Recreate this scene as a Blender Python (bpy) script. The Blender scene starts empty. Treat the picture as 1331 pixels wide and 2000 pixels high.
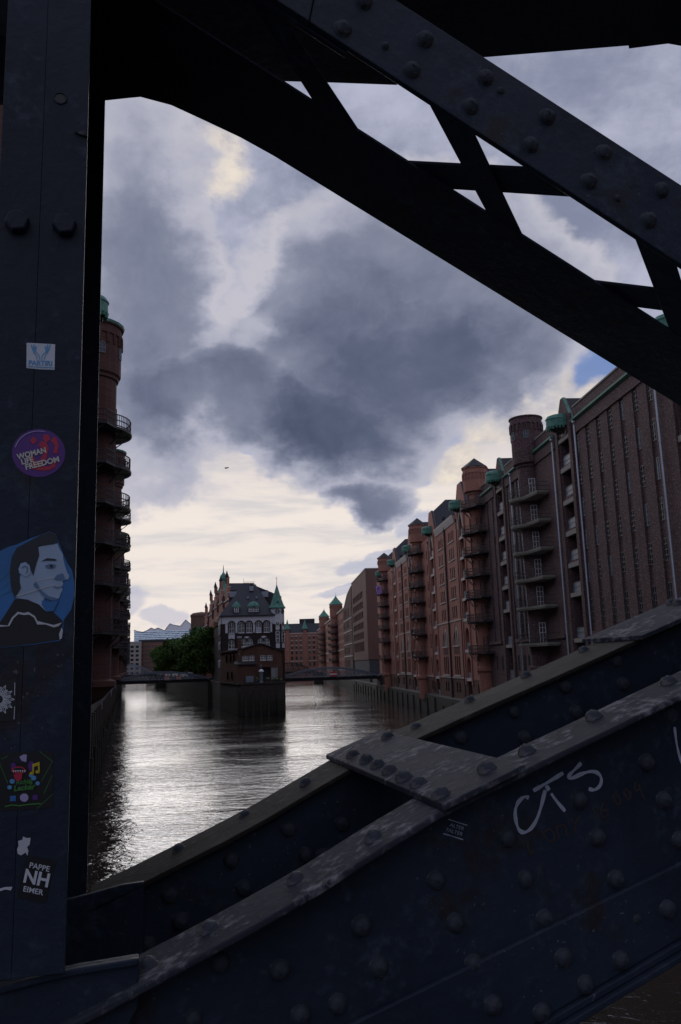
import bpy, math, random
from mathutils import Vector, Matrix
random.seed(7)
SC = bpy.context.scene
COL = SC.collection
K = 1.4                      # survey units to metres
PI = math.pi
R = math.radians
sin, cos = math.sin, math.cos

# ------------------------------------------------------------------ camera
FPX = 1620.0                 # focal length in photograph pixels (1331 x 2000)
PITCH = math.atan(296/FPX); ROLL = math.atan(275/8950.0); EYE = 7.5
_fw = Vector((0, cos(PITCH), sin(PITCH)))
_up0 = Vector((0, -sin(PITCH), cos(PITCH)))
_up = _up0*cos(ROLL) + Vector((1, 0, 0))*sin(ROLL)
_rt = _fw.cross(_up)
cam_d = bpy.data.cameras.new('camera')
cam = bpy.data.objects.new('camera', cam_d); COL.objects.link(cam)
cam.matrix_world = Matrix((( _rt.x, _up.x, -_fw.x, 0), (_rt.y, _up.y, -_fw.y, 0), (_rt.z, _up.z, -_fw.z, EYE*K), (0, 0, 0, 1)))
cam_d.sensor_fit = 'VERTICAL'; cam_d.sensor_height = 36.0; cam_d.lens = 36.0*FPX/2000.0
cam_d.clip_start = 0.05; cam_d.clip_end = 20000
SC.camera = cam
SC.view_settings.view_transform = 'Standard'
SC.view_settings.look = 'None'
SC.view_settings.exposure = 0.0
SC.view_settings.gamma = 1.0
SC.view_settings.use_curve_mapping = False
SC.render.engine = 'CYCLES'
SC.cycles.max_bounces = 6
SC.cycles.diffuse_bounces = 3
SC.cycles.glossy_bounces = 4
SC.cycles.sample_clamp_indirect = 4.0
SC.cycles.use_denoising = True

SUN_AZ, SUN_EL = -13.0, 21.0     # degrees, azimuth measured from +Y to +X

# ------------------------------------------------------------------ node helper
class NG:
    def __init__(s, tree): s.t = tree; s.n = tree.nodes; s.l = tree.links
    def node(s, typ, **kw):
        nd = s.n.new(typ)
        for k, v in kw.items():
            if k.startswith('i_'):
                nm = k[2:]
                nm = int(nm) if nm.isdigit() else nm.replace('_', ' ')
                s.put(nd.inputs[nm], v)
            else: setattr(nd, k, v)
        return nd
    def put(s, inp, v):
        if hasattr(v, 'links') or isinstance(v, bpy.types.NodeSocket): s.l.new(v, inp)
        else: inp.default_value = v
    def m(s, op, a, b=None, c=None, clamp=False):
        nd = s.n.new('ShaderNodeMath'); nd.operation = op; nd.use_clamp = clamp
        s.put(nd.inputs[0], a)
        if b is not None: s.put(nd.inputs[1], b)
        if c is not None: s.put(nd.inputs[2], c)
        return nd.outputs[0]
    def vm(s, op, a, b=None, scale=None):
        nd = s.n.new('ShaderNodeVectorMath'); nd.operation = op
        s.put(nd.inputs[0], a)
        if b is not None: s.put(nd.inputs[1], b)
        if scale is not None: s.put(nd.inputs['Scale'], scale)
        return nd.outputs['Value'] if op in ('DOT_PRODUCT', 'LENGTH') else nd.outputs[0]
    def mix(s, f, a, b, mode='MIX'):
        nd = s.n.new('ShaderNodeMix'); nd.data_type = 'RGBA'; nd.blend_type = mode; nd.clamp_factor = True
        s.put(nd.inputs[0], f); s.put(nd.inputs[6], a); s.put(nd.inputs[7], b)
        return nd.outputs[2]
    def noise(s, vec, scale, detail=4, rough=.55, dist=0.0, color=False):
        nd = s.n.new('ShaderNodeTexNoise'); s.put(nd.inputs['Vector'], vec)
        nd.inputs['Scale'].default_value = scale; nd.inputs['Detail'].default_value = detail
        nd.inputs['Roughness'].default_value = rough; nd.inputs['Distortion'].default_value = dist
        return nd.outputs['Color' if color else 0]
    def ss(s, x, a, b):
        nd = s.n.new('ShaderNodeMapRange'); nd.interpolation_type = 'SMOOTHSTEP'
        s.put(nd.inputs[0], x); nd.inputs[1].default_value = a; nd.inputs[2].default_value = b
        return nd.outputs[0]
    def ramp(s, x, stops):
        nd = s.n.new('ShaderNodeValToRGB'); s.put(nd.inputs[0], x)
        el = nd.color_ramp.elements
        while len(el) < len(stops): el.new(.5)
        for e, (p, c) in zip(el, stops): e.position = p; e.color = (c[0], c[1], c[2], 1)
        return nd.outputs[0]

def sdir(az, el):
    a, e = R(az), R(el); return Vector((sin(a)*cos(e), cos(a)*cos(e), sin(e)))

# ------------------------------------------------------------------ sky
def make_world():
    w = bpy.data.worlds.new('World'); SC.world = w; w.use_nodes = True
    t = w.node_tree; t.nodes.clear(); g = NG(t)
    STR = 0.1
    co = g.node('ShaderNodeTexCoord').outputs['Generated']
    sep = g.node('ShaderNodeSeparateXYZ', i_0=co); X, Y, Z = sep.outputs
    sky = g.node('ShaderNodeTexSky', sky_type='NISHITA', sun_disc=False, sun_elevation=R(SUN_EL), sun_rotation=R(SUN_AZ))
    # stretched coordinates: clouds get flatter towards the horizon
    vec = g.node('ShaderNodeCombineXYZ', i_0=X, i_1=Y, i_2=g.m('MULTIPLY', Z, 1.5)).outputs[0]
    wcol = g.noise(vec, 3.2, 6, .58, color=True)
    w1 = g.vm('SCALE', g.vm('SUBTRACT', wcol, (.5, .5, .5)), scale=.30)
    wd = g.vm('NORMALIZE', g.vm('ADD', co, w1))
    w2 = g.vm('SCALE', g.vm('SUBTRACT', wcol, (.5, .5, .5)), scale=.12)
    wd2 = g.vm('NORMALIZE', g.vm('ADD', co, w2))
    n1 = g.noise(vec, 4.0, 9, .6, .3)
    n2 = g.noise(vec, 14.0, 7, .62, .2)
    def blob(az, el, ra, re, tilt=0, src=None):
        c = sdir(az, el); e1 = Vector((c.y, -c.x, 0)).normalized(); e2 = e1.cross(c)
        if e2.z < 0: e2 = -e2
        tl = R(tilt); a1 = e1*cos(tl)+e2*sin(tl); a2 = -e1*sin(tl)+e2*cos(tl)
        src = src or wd
        p = g.m('DIVIDE', g.vm('DOT_PRODUCT', src, tuple(a1)), math.tan(R(ra)))
        q = g.m('DIVIDE', g.vm('DOT_PRODUCT', src, tuple(a2)), math.tan(R(re)))
        d2 = g.m('ADD', g.m('MULTIPLY', p, p), g.m('MULTIPLY', q, q))
        front = g.ss(g.vm('DOT_PRODUCT', src, tuple(c)), 0.0, .2)
        return g.m('MULTIPLY', g.ss(g.m('SQRT', d2), 1.25, .25), front)
    def mx(lst):
        o = lst[0]
        for b in lst[1:]: o = g.m('MAXIMUM', o, b)
        return o
    def sub(lst, f): return [g.m('MULTIPLY', b, f) for b in lst]
    # the heavy cloud masses
    heavy = mx([blob(-13.8, 26, 6.2, 15, 6), blob(-14, 17, 7.5, 6.5), blob(-5, 17, 9, 5, -6), blob(1.5, 17.5, 9.5, 7),
                blob(5, 21, 10, 6.5, -22), blob(13, 24.5, 8, 4.8, -8), blob(1.8, 11.4, 4.6, 2.0), blob(-1, 25, 7, 7), blob(6, 28, 12, 6, -10)])
    core = mx([blob(1.2, 16.4, 8.0, 3.6, 4), g.m('MULTIPLY', blob(6, 20, 9.5, 5.5, -8), .85), g.m('MULTIPLY', blob(-5, 16.8, 9, 3.2, -2), .62), g.m('MULTIPLY', blob(-12.5, 23, 4.6, 11, 8), .40), g.m('MULTIPLY', blob(-12, 16.5, 5.5, 3), .7), g.m('MULTIPLY', blob(1.5, 11.2, 3.4, 1.2), .5), g.m('MULTIPLY', blob(2.5, 22.5, 8.5, 6.5), .66)])
    broad = mx([blob(0.5, 19.5, 14.5, 6.6, -6), blob(-12.6, 23, 6.2, 13, 6), blob(-8, 17, 9, 4.6), blob(10, 23, 9, 5.5, -12)])
    rift = mx([blob(-6.6, 28, 2.0, 9, -8), g.m('MULTIPLY', blob(-4.6, 22, 1.6, 4, -22), .6)])
    heavy = g.m('SUBTRACT', g.m('MAXIMUM', heavy, g.m('MULTIPLY', broad, .9)), g.m('MULTIPLY', rift, .08))
    T = g.m('ADD', heavy, g.m('MULTIPLY', g.m('SUBTRACT', n1, .5), .95))
    T = g.m('ADD', T, g.m('MULTIPLY', g.m('SUBTRACT', n2, .5), .32))
    cov = g.ss(T, .20, .52)
    # veil behind: lavender aloft, cream and very bright low in front, where the sun hides
    elev = g.m('ARCSINE', Z)
    az_front = g.vm('DOT_PRODUCT', co, tuple(sdir(-12, 6)))
    lowglow = g.m('MULTIPLY', g.ss(g.m('ADD', elev, g.m('MULTIPLY', g.m('SUBTRACT', n1, .5), .14)), R(21), R(10)), g.ss(az_front, .2, .93))
    lav = g.mix(g.ss(g.m('ADD', g.m('MULTIPLY', n1, .65), g.m('MULTIPLY', n2, .35)), .36, .64), (.22, .245, .35, 1), (.46, .475, .60, 1))
    streak = g.noise(g.node('ShaderNodeCombineXYZ', i_0=X, i_1=Y, i_2=g.m('MULTIPLY', Z, 7)).outputs[0], 7, 5, .6, .3)
    cream = g.mix(g.ss(streak, .42, .66), (.89, .80, .735, 1), (.70, .665, .66, 1))
    veil = g.mix(lowglow, lav, cream)
    # openings: blue sky
    gaps = mx([blob(7.2, 13.6, 3.4, 1.5, 35, wd2), blob(18, 19, 2.6, 2.6, 20, wd2), blob(-14.2, 4.4, 2.2, 1.3, 0, wd2), blob(-11.5, 3.6, 1.8, .9, 0, wd2),
               blob(2.0, 7.2, 3.5, .7, 8, wd2), blob(0, 5.3, 3.2, .6, 5, wd2), blob(-6, 14.0, 1.2, .5, 0, wd2), blob(5.2, 9.5, 2.0, 1.0, 20, wd2)])
    gap = g.ss(g.m('ADD', gaps, g.m('MULTIPLY', g.m('SUBTRACT', n2, .5), 1.3)), .32, .75)
    nish = g.vm('SCALE', g.mix(.93, sky.outputs[0], (1.5, 2.4, 5.0, 1)), scale=STR)
    base = g.mix(g.m('MULTIPLY', gap, g.m('SUBTRACT', 1.0, g.m('MULTIPLY', lowglow, .5))), veil, nish)
    # sunlit cumulus edges and the bright break
    cum = mx([blob(11.5, 16.2, 3.4, 2.1, 38, wd2), blob(15.5, 19.5, 1.6, 2.6, 20, wd2), blob(8.8, 13.2, 2.4, 1.6, 40, wd2), blob(17, 17.3, 3.5, 1.4, 10, wd2), blob(3.6, 10.8, 2.6, .9, 25, wd2),
              g.m('MULTIPLY', blob(-8.6, 33.4, 2.0, 3.4, 25, wd2), .75), g.m('MULTIPLY', blob(-15.8, 37, 3.0, 1.6, 0, wd2), .75)])
    cumf = g.ss(g.m('ADD', cum, g.m('MULTIPLY', g.m('SUBTRACT', n2, .5), 1.3)), .25, .85)
    base = g.mix(g.m('MULTIPLY', cumf, .92), base, g.mix(g.ss(n2, .4, .62), (.62, .57, .55, 1), (.86, .76, .64, 1)))
    # tone inside the heavy cloud: pale thin edge to dark slate core
    dens = g.m('ADD', g.m('MULTIPLY', core, .62), g.m('MULTIPLY', g.ss(T, .22, 1.05), .45))
    dens = g.m('ADD', dens, g.m('MULTIPLY', g.m('SUBTRACT', g.noise(wd2, 7.5, 9, .62, .5), .5), .55))
    dens = g.m('SUBTRACT', g.m('ADD', dens, g.m('MULTIPLY', g.m('SUBTRACT', g.noise(wd2, 22, 6, .6, .3), .5), .22)), g.m('MULTIPLY', rift, .36))
    tone = g.ramp(g.m('MULTIPLY', dens, .86), [(0.0, (.54, .53, .60)), (.24, (.42, .43, .525)), (.5, (.225, .245, .335)), (.78, (.112, .132, .205)), (1.0, (.062, .080, .135))])
    col = g.mix(cov, base, tone)
    bg = g.node('ShaderNodeBackground', i_Color=g.vm('SCALE', col, scale=1/STR), i_Strength=STR)
    out = g.node('ShaderNodeOutputWorld'); t.links.new(bg.outputs[0], out.inputs[0])
    w.cycles.sampling_method = 'MANUAL'; w.cycles.sample_map_resolution = 512
make_world()

sun_d = bpy.data.lights.new('sun', 'SUN'); sun_d.energy = 0.5; sun_d.angle = R(44); sun_d.color = (1, .96, .94)
sun = bpy.data.objects.new('sun', sun_d); COL.objects.link(sun)
sun.rotation_euler = (-sdir(SUN_AZ, SUN_EL)).to_track_quat('-Z', 'Y').to_euler()

# ------------------------------------------------------------------ materials
MATS = {}
def new_mat(name):
    m = bpy.data.materials.new(name); m.use_nodes = True
    g = NG(m.node_tree); b = m.node_tree.nodes['Principled BSDF']; MATS[name] = m
    return m, g, b
def c4(c): return (c[0], c[1], c[2], 1)
def bump(g, b, h, strength=.3, dist=.01):
    bp = g.node('ShaderNodeBump', i_Height=h); bp.inputs['Strength'].default_value = strength; bp.inputs['Distance'].default_value = dist
    g.l.new(bp.outputs[0], b.inputs['Normal']); g.l.new(bp.outputs[0], b.inputs['Coat Normal'])
def objco(g): return g.node('ShaderNodeTexCoord').outputs['Object']
def simple(name, c, rough=.6, var=.25, scale=3.0, metal=0.0, spec=.5, bmp=0.0):
    m, g, b = new_mat(name); co = objco(g)
    n = g.noise(co, scale, 5, .6)
    g.put(b.inputs['Base Color'], g.mix(n, c4([x*(1-var) for x in c]), c4([min(1, x*(1+var)) for x in c])))
    b.inputs['Roughness'].default_value = rough; b.inputs['Metallic'].default_value = metal; b.inputs['Specular IOR Level'].default_value = spec
    if bmp: bump(g, b, g.noise(co, scale*8, 4, .6), bmp, .02)
    return m
def brick(name, c1, c2, mortar, size=.34, rough=.85, dirt=.5, pale=0.0):
    m, g, b = new_mat(name); co = objco(g)
    sp = g.node('ShaderNodeSeparateXYZ', i_0=co)
    v = g.node('ShaderNodeCombineXYZ', i_0=g.m('ADD', sp.outputs[0], g.m('MULTIPLY', sp.outputs[1], .83)), i_1=sp.outputs[2]).outputs[0]
    bt = g.node('ShaderNodeTexBrick', i_Vector=v, i_Color1=c4(c1), i_Color2=c4(c2), i_Mortar=c4(mortar))
    bt.inputs['Scale'].default_value = 1.0; bt.inputs['Brick Width'].default_value = size; bt.inputs['Row Height'].default_value = size*.36
    bt.inputs['Mortar Size'].default_value = size*.035; bt.inputs['Bias'].default_value = -.1
    big = g.noise(co, .35, 6, .62); col = bt.outputs[0]
    col = g.mix(g.m('MULTIPLY', g.ss(big, .42, .72), dirt), col, c4([x*.38 for x in c1]))
    cell = g.node('ShaderNodeTexVoronoi', i_Vector=g.vm('MULTIPLY', co, (1/size, 1/size, 2.8/size)), feature='F1')
    h = g.node('ShaderNodeSeparateColor', i_0=cell.outputs['Color']).outputs[0]
    col = g.mix(g.m('MULTIPLY', h, .38), col, c4([x*.5 for x in c2]))
    if pale: col = g.mix(g.m('MULTIPLY', g.ss(h, .90, .95), pale), col, (.42, .36, .32, 1))
    strk = g.noise(g.vm('MULTIPLY', co, (1.5, 1.5, .12)), 1.0, 4, .6)
    col = g.mix(g.m('MULTIPLY', g.ss(strk, .5, .75), .35), col, c4([x*.45 for x in c1]))
    g.put(b.inputs['Base Color'], col); b.inputs['Roughness'].default_value = rough
    b.inputs['Specular IOR Level'].default_value = .3
    bump(g, b, bt.outputs['Fac'], .35, -.02)
    return m
brick('brick_brown', (.135, .068, .070), (.092, .050, .056), (.12, .10, .095), .42, dirt=.4, pale=.7)
brick('brick_red', (.50, .205, .145), (.41, .163, .115), (.30, .22, .20), .40, dirt=.22)
brick('brick_dark', (.15, .064, .052), (.105, .048, .042), (.10, .07, .06), .40, dirt=.6)
brick('brick_far', (.42, .19, .14), (.34, .145, .105), (.25, .16, .12), .5, dirt=.3)
brick('brick_annex', (.18, .085, .06), (.13, .065, .05), (.11, .08, .07), .36, dirt=.45)
brick('brick_black', (.055, .034, .034), (.038, .027, .03), (.05, .045, .045), .36, dirt=.4)
brick('brick_modern', (.22, .125, .10), (.19, .105, .085), (.17, .10, .09), .3, dirt=.15)
brick('clinker_slate', (.10, .105, .12), (.08, .085, .10), (.08, .08, .09), .3, dirt=.2)
simple('stone_pale', (.52, .48, .44), .8, .3, 2)
simple('concrete', (.30, .28, .25), .9, .35, 1.5)
simple('balcony_edge', (.24, .235, .19), .9, .45, 2.0)
simple('render_white', (.62, .62, .66), .8, .12, .6)
simple('white_paint', (.74, .74, .76), .5, .08, 2)
simple('glass', (.018, .022, .03), .06, .4, .6, spec=.6)
simple('glass_pale', (.20, .24, .32), .08, .3, .6, spec=.8)
simple('window_brown', (.040, .014, .012), .35, .4, 1.2)
simple('window_grey', (.085, .09, .10), .5, .4, 1.0)
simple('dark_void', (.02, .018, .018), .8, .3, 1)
simple('iron', (.035, .034, .04), .6, .3, 3)
simple('iron_blue', (.17, .20, .25), .5, .25, 1.5)
simple('zinc_pipe', (.42, .45, .52), .35, .15, 1.5, metal=.6)
simple('slate', (.026, .028, .040), .6, .3, 1.2, bmp=.2)
simple('slate_dark', (.022, .021, .027), .65, .3, .8)
simple('lead_grey', (.30, .33, .40), .5, .2, 1)
simple('wood_grey', (.34, .32, .33), .8, .35, 2)
simple('timber', (.045, .04, .034), .9, .4, 2)
simple('paving', (.16, .15, .14), .9, .3, .5)
simple('asphalt', (.045, .045, .048), .9, .3, 3)
simple('trunk_bark', (.05, .04, .032), .95, .3, 4)
simple('sign_red', (.55, .05, .06), .5, .05)
simple('van_white', (.66, .67, .70), .3, .05)
simple('car_dark', (.04, .045, .06), .25, .1)
simple('tyre', (.02, .02, .02), .9, .1)
simple('flower', (.42, .25, .62), .8, .5, 8)
simple('hall_glass', (.72, .84, .95), .16, .15, .05, metal=.75)
simple('hall_sail', (.84, .84, .88), .6, .08, .05)
simple('hall_panel', (.10, .14, .20), .2, .4, .1)
simple('bird_feather', (.03, .03, .03), .9, .1)
def copper():
    m, g, b = new_mat('copper_green'); co = objco(g)
    n = g.noise(co, 1.3, 6, .65); s = g.noise(g.vm('MULTIPLY', co, (4, 4, .4)), 1.0, 4, .6)
    col = g.mix(g.ss(n, .35, .7), (.055, .19, .145, 1), (.11, .29, .225, 1))
    col = g.mix(g.m('MULTIPLY', g.ss(s, .52, .72), .55), col, (.035, .09, .07, 1))
    g.put(b.inputs['Base Color'], col); b.inputs['Roughness'].default_value = .6
copper()
def quay():
    m, g, b = new_mat('quay_stone'); co = objco(g)
    sp = g.node('ShaderNodeSeparateXYZ', i_0=co)
    v = g.node('ShaderNodeCombineXYZ', i_0=g.m('ADD', sp.outputs[0], sp.outputs[1]), i_1=sp.outputs[2]).outputs[0]
    bt = g.node('ShaderNodeTexBrick', i_Vector=v, i_Color1=(.060, .045, .040, 1), i_Color2=(.042, .033, .030, 1), i_Mortar=(.04, .035, .032, 1))
    bt.inputs['Scale'].default_value = 1.0; bt.inputs['Brick Width'].default_value = .9; bt.inputs['Row Height'].default_value = .42; bt.inputs['Mortar Size'].default_value = .02
    n = g.noise(co, .9, 6, .62)
    zz = g.m('ADD', sp.outputs[2], g.m('MULTIPLY', g.m('SUBTRACT', n, .5), 2.4))
    col = g.mix(g.ss(zz, 4.6, 2.2), bt.outputs[0], (.026, .027, .016, 1))
    col = g.mix(g.ss(zz, 1.5, .5), col, (.016, .015, .012, 1))
    g.put(b.inputs['Base Color'], col); b.inputs['Roughness'].default_value = .8
    bump(g, b, g.m('ADD', bt.outputs['Fac'], g.m('MULTIPLY', n, -1.0)), .5, -.05)
quay()
def leaf():
    m, g, b = new_mat('leaf'); co = objco(g)
    n = g.noise(co, .5, 4, .6)
    r = g.node('ShaderNodeTexWhiteNoise', i_Vector=g.vm('FLOOR', g.vm('SCALE', co, scale=2.5)) if False else co)
    g.put(b.inputs['Base Color'], g.mix(n, (.034, .080, .018, 1), (.095, .165, .035, 1)))
    b.inputs['Roughness'].default_value = .7; b.inputs['Specular IOR Level'].default_value = .12
leaf()
def paint(name, base, worn, rust, wear=.5, top=False):
    m, g, b = new_mat(name); co = objco(g)
    n = g.noise(co, 5, 7, .65); f = g.noise(co, 38, 5, .6); big = g.noise(co, 1.7, 5, .6)
    st = g.noise(g.vm('MULTIPLY', co, (16, 16, 1.6)), 1.0, 5, .65)
    col = g.mix(g.ss(big, .3, .7), c4([x*.78 for x in base]), c4([x*1.25 for x in base]))
    wm = g.m('MULTIPLY', g.ss(g.m('ADD', g.m('MULTIPLY', n, .6), g.m('MULTIPLY', f, .4)), .55-.06*wear, .70-.05*wear), wear)
    col = g.mix(wm, col, c4(worn))
    col = g.mix(g.m('MULTIPLY', g.ss(st, .55, .78), .35), col, c4([x*.5 for x in base]))
    rm = g.m('MULTIPLY', g.ss(g.m('MULTIPLY', n, g.m('ADD', big, .35)), .50, .64), .8)
    col = g.mix(rm, col, c4(rust))
    speck = g.ss(g.noise(co, 90, 2, .5), .70, .74)
    col = g.mix(g.m('MULTIPLY', g.m('MULTIPLY', speck, g.ss(big, .5, .6)), .5*wear), col, (.26, .27, .29, 1))
    scr = g.node('ShaderNodeTexVoronoi', i_Vector=g.vm('ADD', g.vm('MULTIPLY', co, (9, 9, 3.0)), g.vm('SCALE', g.noise(co, 3, 3, .5, color=True), scale=2.2)), feature='DISTANCE_TO_EDGE')
    sm = g.m('MULTIPLY', g.ss(scr.outputs['Distance'], .012, .0), g.ss(n, .52, .64))
    col = g.mix(g.m('MULTIPLY', sm, .45*wear), col, c4([min(1, x*1.6) for x in worn]))
    g.put(b.inputs['Base Color'], col)
    g.put(b.inputs['Roughness'], g.m('ADD', g.m('MULTIPLY', n, .3), .36 if not top else .6))
    b.inputs['Specular IOR Level'].default_value = .45 if name == 'rivet_paint' else (.2 if not top else .12)
    bump(g, b, g.m('ADD', g.m('MULTIPLY', f, .6), g.m('MULTIPLY', n, 1.6)), .5, .007)
paint('steel_paint', (.0195, .028, .045), (.060, .085, .12), (.026, .018, .016), .6)
paint('steel_top', (.033, .036, .048), (.25, .25, .265), (.020, .018, .015), .95, True)
paint('steel_mossy', (.023, .021, .018), (.11, .105, .095), (.017, .016, .009), .6, True)
paint('rivet_paint', (.032, .038, .054), (.24, .225, .21), (.05, .035, .026), .8, True)
simple('print_black', (.008, .008, .010), .45, .2, 40)
simple('print_white', (.62, .66, .72), .55, .1, 60)
simple('print_offwhite', (.62, .60, .52), .55, .1, 60)
simple('print_blue', (.03, .16, .42), .45, .45, 9)
simple('print_skyblue', (.10, .33, .62), .45, .2, 20)
simple('print_purple', (.10, .022, .22), .5, .15, 20)
simple('print_red', (.48, .02, .06), .5, .15, 20)
simple('print_yellow', (.55, .42, .02), .5, .1, 20)
simple('print_green', (.05, .22, .04), .5, .3, 40)
simple('print_lilac', (.42, .36, .62), .5, .15, 30)
simple('print_skin', (.34, .46, .62), .5, .25, 14)
simple('print_shade', (.10, .19, .33), .5, .25, 14)
simple('print_hair', (.010, .013, .026), .4, .4, 20)
simple('print_teal', (.06, .26, .34), .5, .3, 20)
simple('chalk_paint', (.36, .40, .48), .7, .35, 60)
simple('marker_rust', (.042, .027, .021), .7, .3, 40)
simple('paper_torn', (.55, .57, .62), .8, .2, 30)
def water_mat():
    m, g, b = new_mat('water'); co = objco(g)
    sp = g.node('ShaderNodeSeparateXYZ', i_0=co)
    b.inputs['Base Color'].default_value = (.020, .016, .011, 1)
    b.inputs['Roughness'].default_value = .03; b.inputs['IOR'].default_value = 1.5
    b.inputs['Coat Weight'].default_value = 0.35; b.inputs['Coat IOR'].default_value = 1.45; b.inputs['Coat Roughness'].default_value = .03; b.inputs['Specular Tint'].default_value = (.86, .93, 1, 1)
    a = g.noise(g.vm('MULTIPLY', co, (.7, 1.3, 1)), .30, 3, .55, .9)
    c = g.noise(g.vm('MULTIPLY', co, (.8, 1.35, 1)), 1.5, 3, .58, .7)
    d = g.noise(co, 4.5, 2, .5, .3)
    gust = g.ss(g.noise(g.vm('MULTIPLY', co, (.6, 1.6, 1)), .05, 4, .6), .36, .64)
    h = g.m('ADD', g.m('MULTIPLY', a, 1.0), g.m('ADD', g.m('MULTIPLY', c, .50), g.m('MULTIPLY', d, .10)))
    h = g.m('MULTIPLY', h, g.m('ADD', g.m('MULTIPLY', gust, .6), .5))
    bump(g, b, h, 1.0, .13)
water_mat()

# ------------------------------------------------------------------ mesh builder
class MB:
    def __init__(s): s.v = []; s.f = []; s.m = []; s.mats = []
    def mi(s, name):
        if name not in s.mats: s.mats.append(name)
        return s.mats.index(name)
    def face(s, pts, mat):
        i = len(s.v); s.v += [tuple(p) for p in pts]; s.f.append(tuple(range(i, i+len(pts)))); s.m.append(s.mi(mat))
    def add(s, verts, faces, mat):
        i = len(s.v); s.v += [tuple(p) for p in verts]; k = s.mi(mat)
        for f in faces: s.f.append(tuple(i+j for j in f)); s.m.append(k)
    def box(s, x0, x1, y0, y1, z0, z1, mat):
        v = [(x, y, z) for z in (z0, z1) for y in (y0, y1) for x in (x0, x1)]
        s.add(v, [(0, 2, 3, 1), (4, 5, 7, 6), (0, 1, 5, 4), (2, 6, 7, 3), (0, 4, 6, 2), (1, 3, 7, 5)], mat)
    def prism(s, poly, y0, y1, mat, axis='y'):
        """poly in the plane across axis (x,z for y; x,y for z; y,z for x), pushed from y0 to y1"""
        def P(p, t):
            return {'y': (p[0], t, p[1]), 'z': (p[0], p[1], t), 'x': (t, p[0], p[1])}[axis]
        n = len(poly); a = sum(poly[i][0]*poly[(i+1) % n][1]-poly[(i+1) % n][0]*poly[i][1] for i in range(n))
        if (a > 0) == (axis == 'y'): poly = poly[::-1]
        if y0 > y1: y0, y1 = y1, y0
        v = [P(p, y0) for p in poly]+[P(p, y1) for p in poly]
        f = [tuple(range(n-1, -1, -1)), tuple(range(n, 2*n))]+[(i, (i+1) % n, n+(i+1) % n, n+i) for i in range(n)]
        s.add(v, f, mat)
    def bar(s, a, b, w, mat, h=None):
        a, b = Vector(a), Vector(b); d = (b-a)
        if d.length < 1e-6: return
        d.normalize(); ref = Vector((0, 0, 1)) if abs(d.z) < .9 else Vector((1, 0, 0))
        p = d.cross(ref).normalized()*(w/2); q = p.cross(d).normalized()*((h or w)/2)
        v = [a-p-q, a+p-q, a+p+q, a-p+q, b-p-q, b+p-q, b+p+q, b-p+q]
        s.add(v, [(0, 3, 2, 1), (4, 5, 6, 7), (0, 1, 5, 4), (1, 2, 6, 5), (2, 3, 7, 6), (3, 0, 4, 7)], mat)
    def lathe(s, prof, n, mat, cx=0, cy=0, a0=0, a1=2*PI, sx=1, sy=1):
        full = abs(a1-a0-2*PI) < 1e-6; na = n if full else n+1
        v = []
        for r, z in prof:
            for i in range(na):
                t = a0+(a1-a0)*i/n; v.append((cx+r*cos(t)*sx, cy+r*sin(t)*sy, z))
        f = []
        for j in range(len(prof)-1):
            for i in range(n):
                i2 = (i+1) % na
                f.append((j*na+i, j*na+i2, (j+1)*na+i2, (j+1)*na+i))
        s.add(v, f, mat)
    def tube(s, pts, r, mat, n=6):
        for a, b in zip(pts[:-1], pts[1:]):
            a, b = Vector(a), Vector(b); d = (b-a).normalized(); ref = Vector((0, 0, 1)) if abs(d.z) < .9 else Vector((1, 0, 0))
            p = d.cross(ref).normalized(); q = p.cross(d)
            v = [a+(p*cos(2*PI*i/n)+q*sin(2*PI*i/n))*r for i in range(n)]+[b+(p*cos(2*PI*i/n)+q*sin(2*PI*i/n))*r for i in range(n)]
            s.add(v, [(i, (i+1) % n, n+(i+1) % n, n+i) for i in range(n)], mat)
    def mesh(s, name, smooth=False):
        me = bpy.data.meshes.new(name)
        me.from_pydata([(x*K, y*K, z*K) for x, y, z in s.v], [], s.f)
        for m in s.mats: me.materials.append(MATS[m])
        me.polygons.foreach_set('material_index', s.m)
        if smooth: me.polygons.foreach_set('use_smooth', [True]*len(s.f))
        me.update(); return me
    def build(s, name, parent=None, smooth=False, loc=None):
        return link(s.mesh(name, smooth), name, parent, loc)
def link(me, name, parent=None, loc=None, rz=0, rot=None):
    o = bpy.data.objects.new(name, me); COL.objects.link(o)
    if parent: o.parent = parent
    if loc: o.location = [c*K for c in loc]
    if rot: o.rotation_euler = rot
    elif rz: o.rotation_euler = (0, 0, rz)
    return o
def tag(o, label=None, cat=None, group=None, kind=None):
    if label: o['label'] = label
    if cat: o['category'] = cat
    if group: o['group'] = group
    if kind: o['kind'] = kind
    return o
def empty(name, loc=(0, 0, 0), rz=0): return link(None, name, None, loc, rz)
def thing(name, label, cat, loc=(0, 0, 0), rz=0, group=None): return tag(empty(name, loc, rz), label, cat, group)
def bevel(o, w=.004, seg=2):
    md = o.modifiers.new('edge', 'BEVEL'); md.width = w; md.segments = seg; md.limit_method = 'ANGLE'; md.angle_limit = R(40); return o

# ------------------------------------------------------------------ pixel rays (used to survey real planes)
EYEV = Vector((0, 0, EYE))
def ray(x, y): return _fw+_rt*((x-665.5)/FPX)+_up*((1000-y)/FPX)
def at_y(x, y, Y): d = ray(x, y); return EYEV+d*(Y/d.y)

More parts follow.
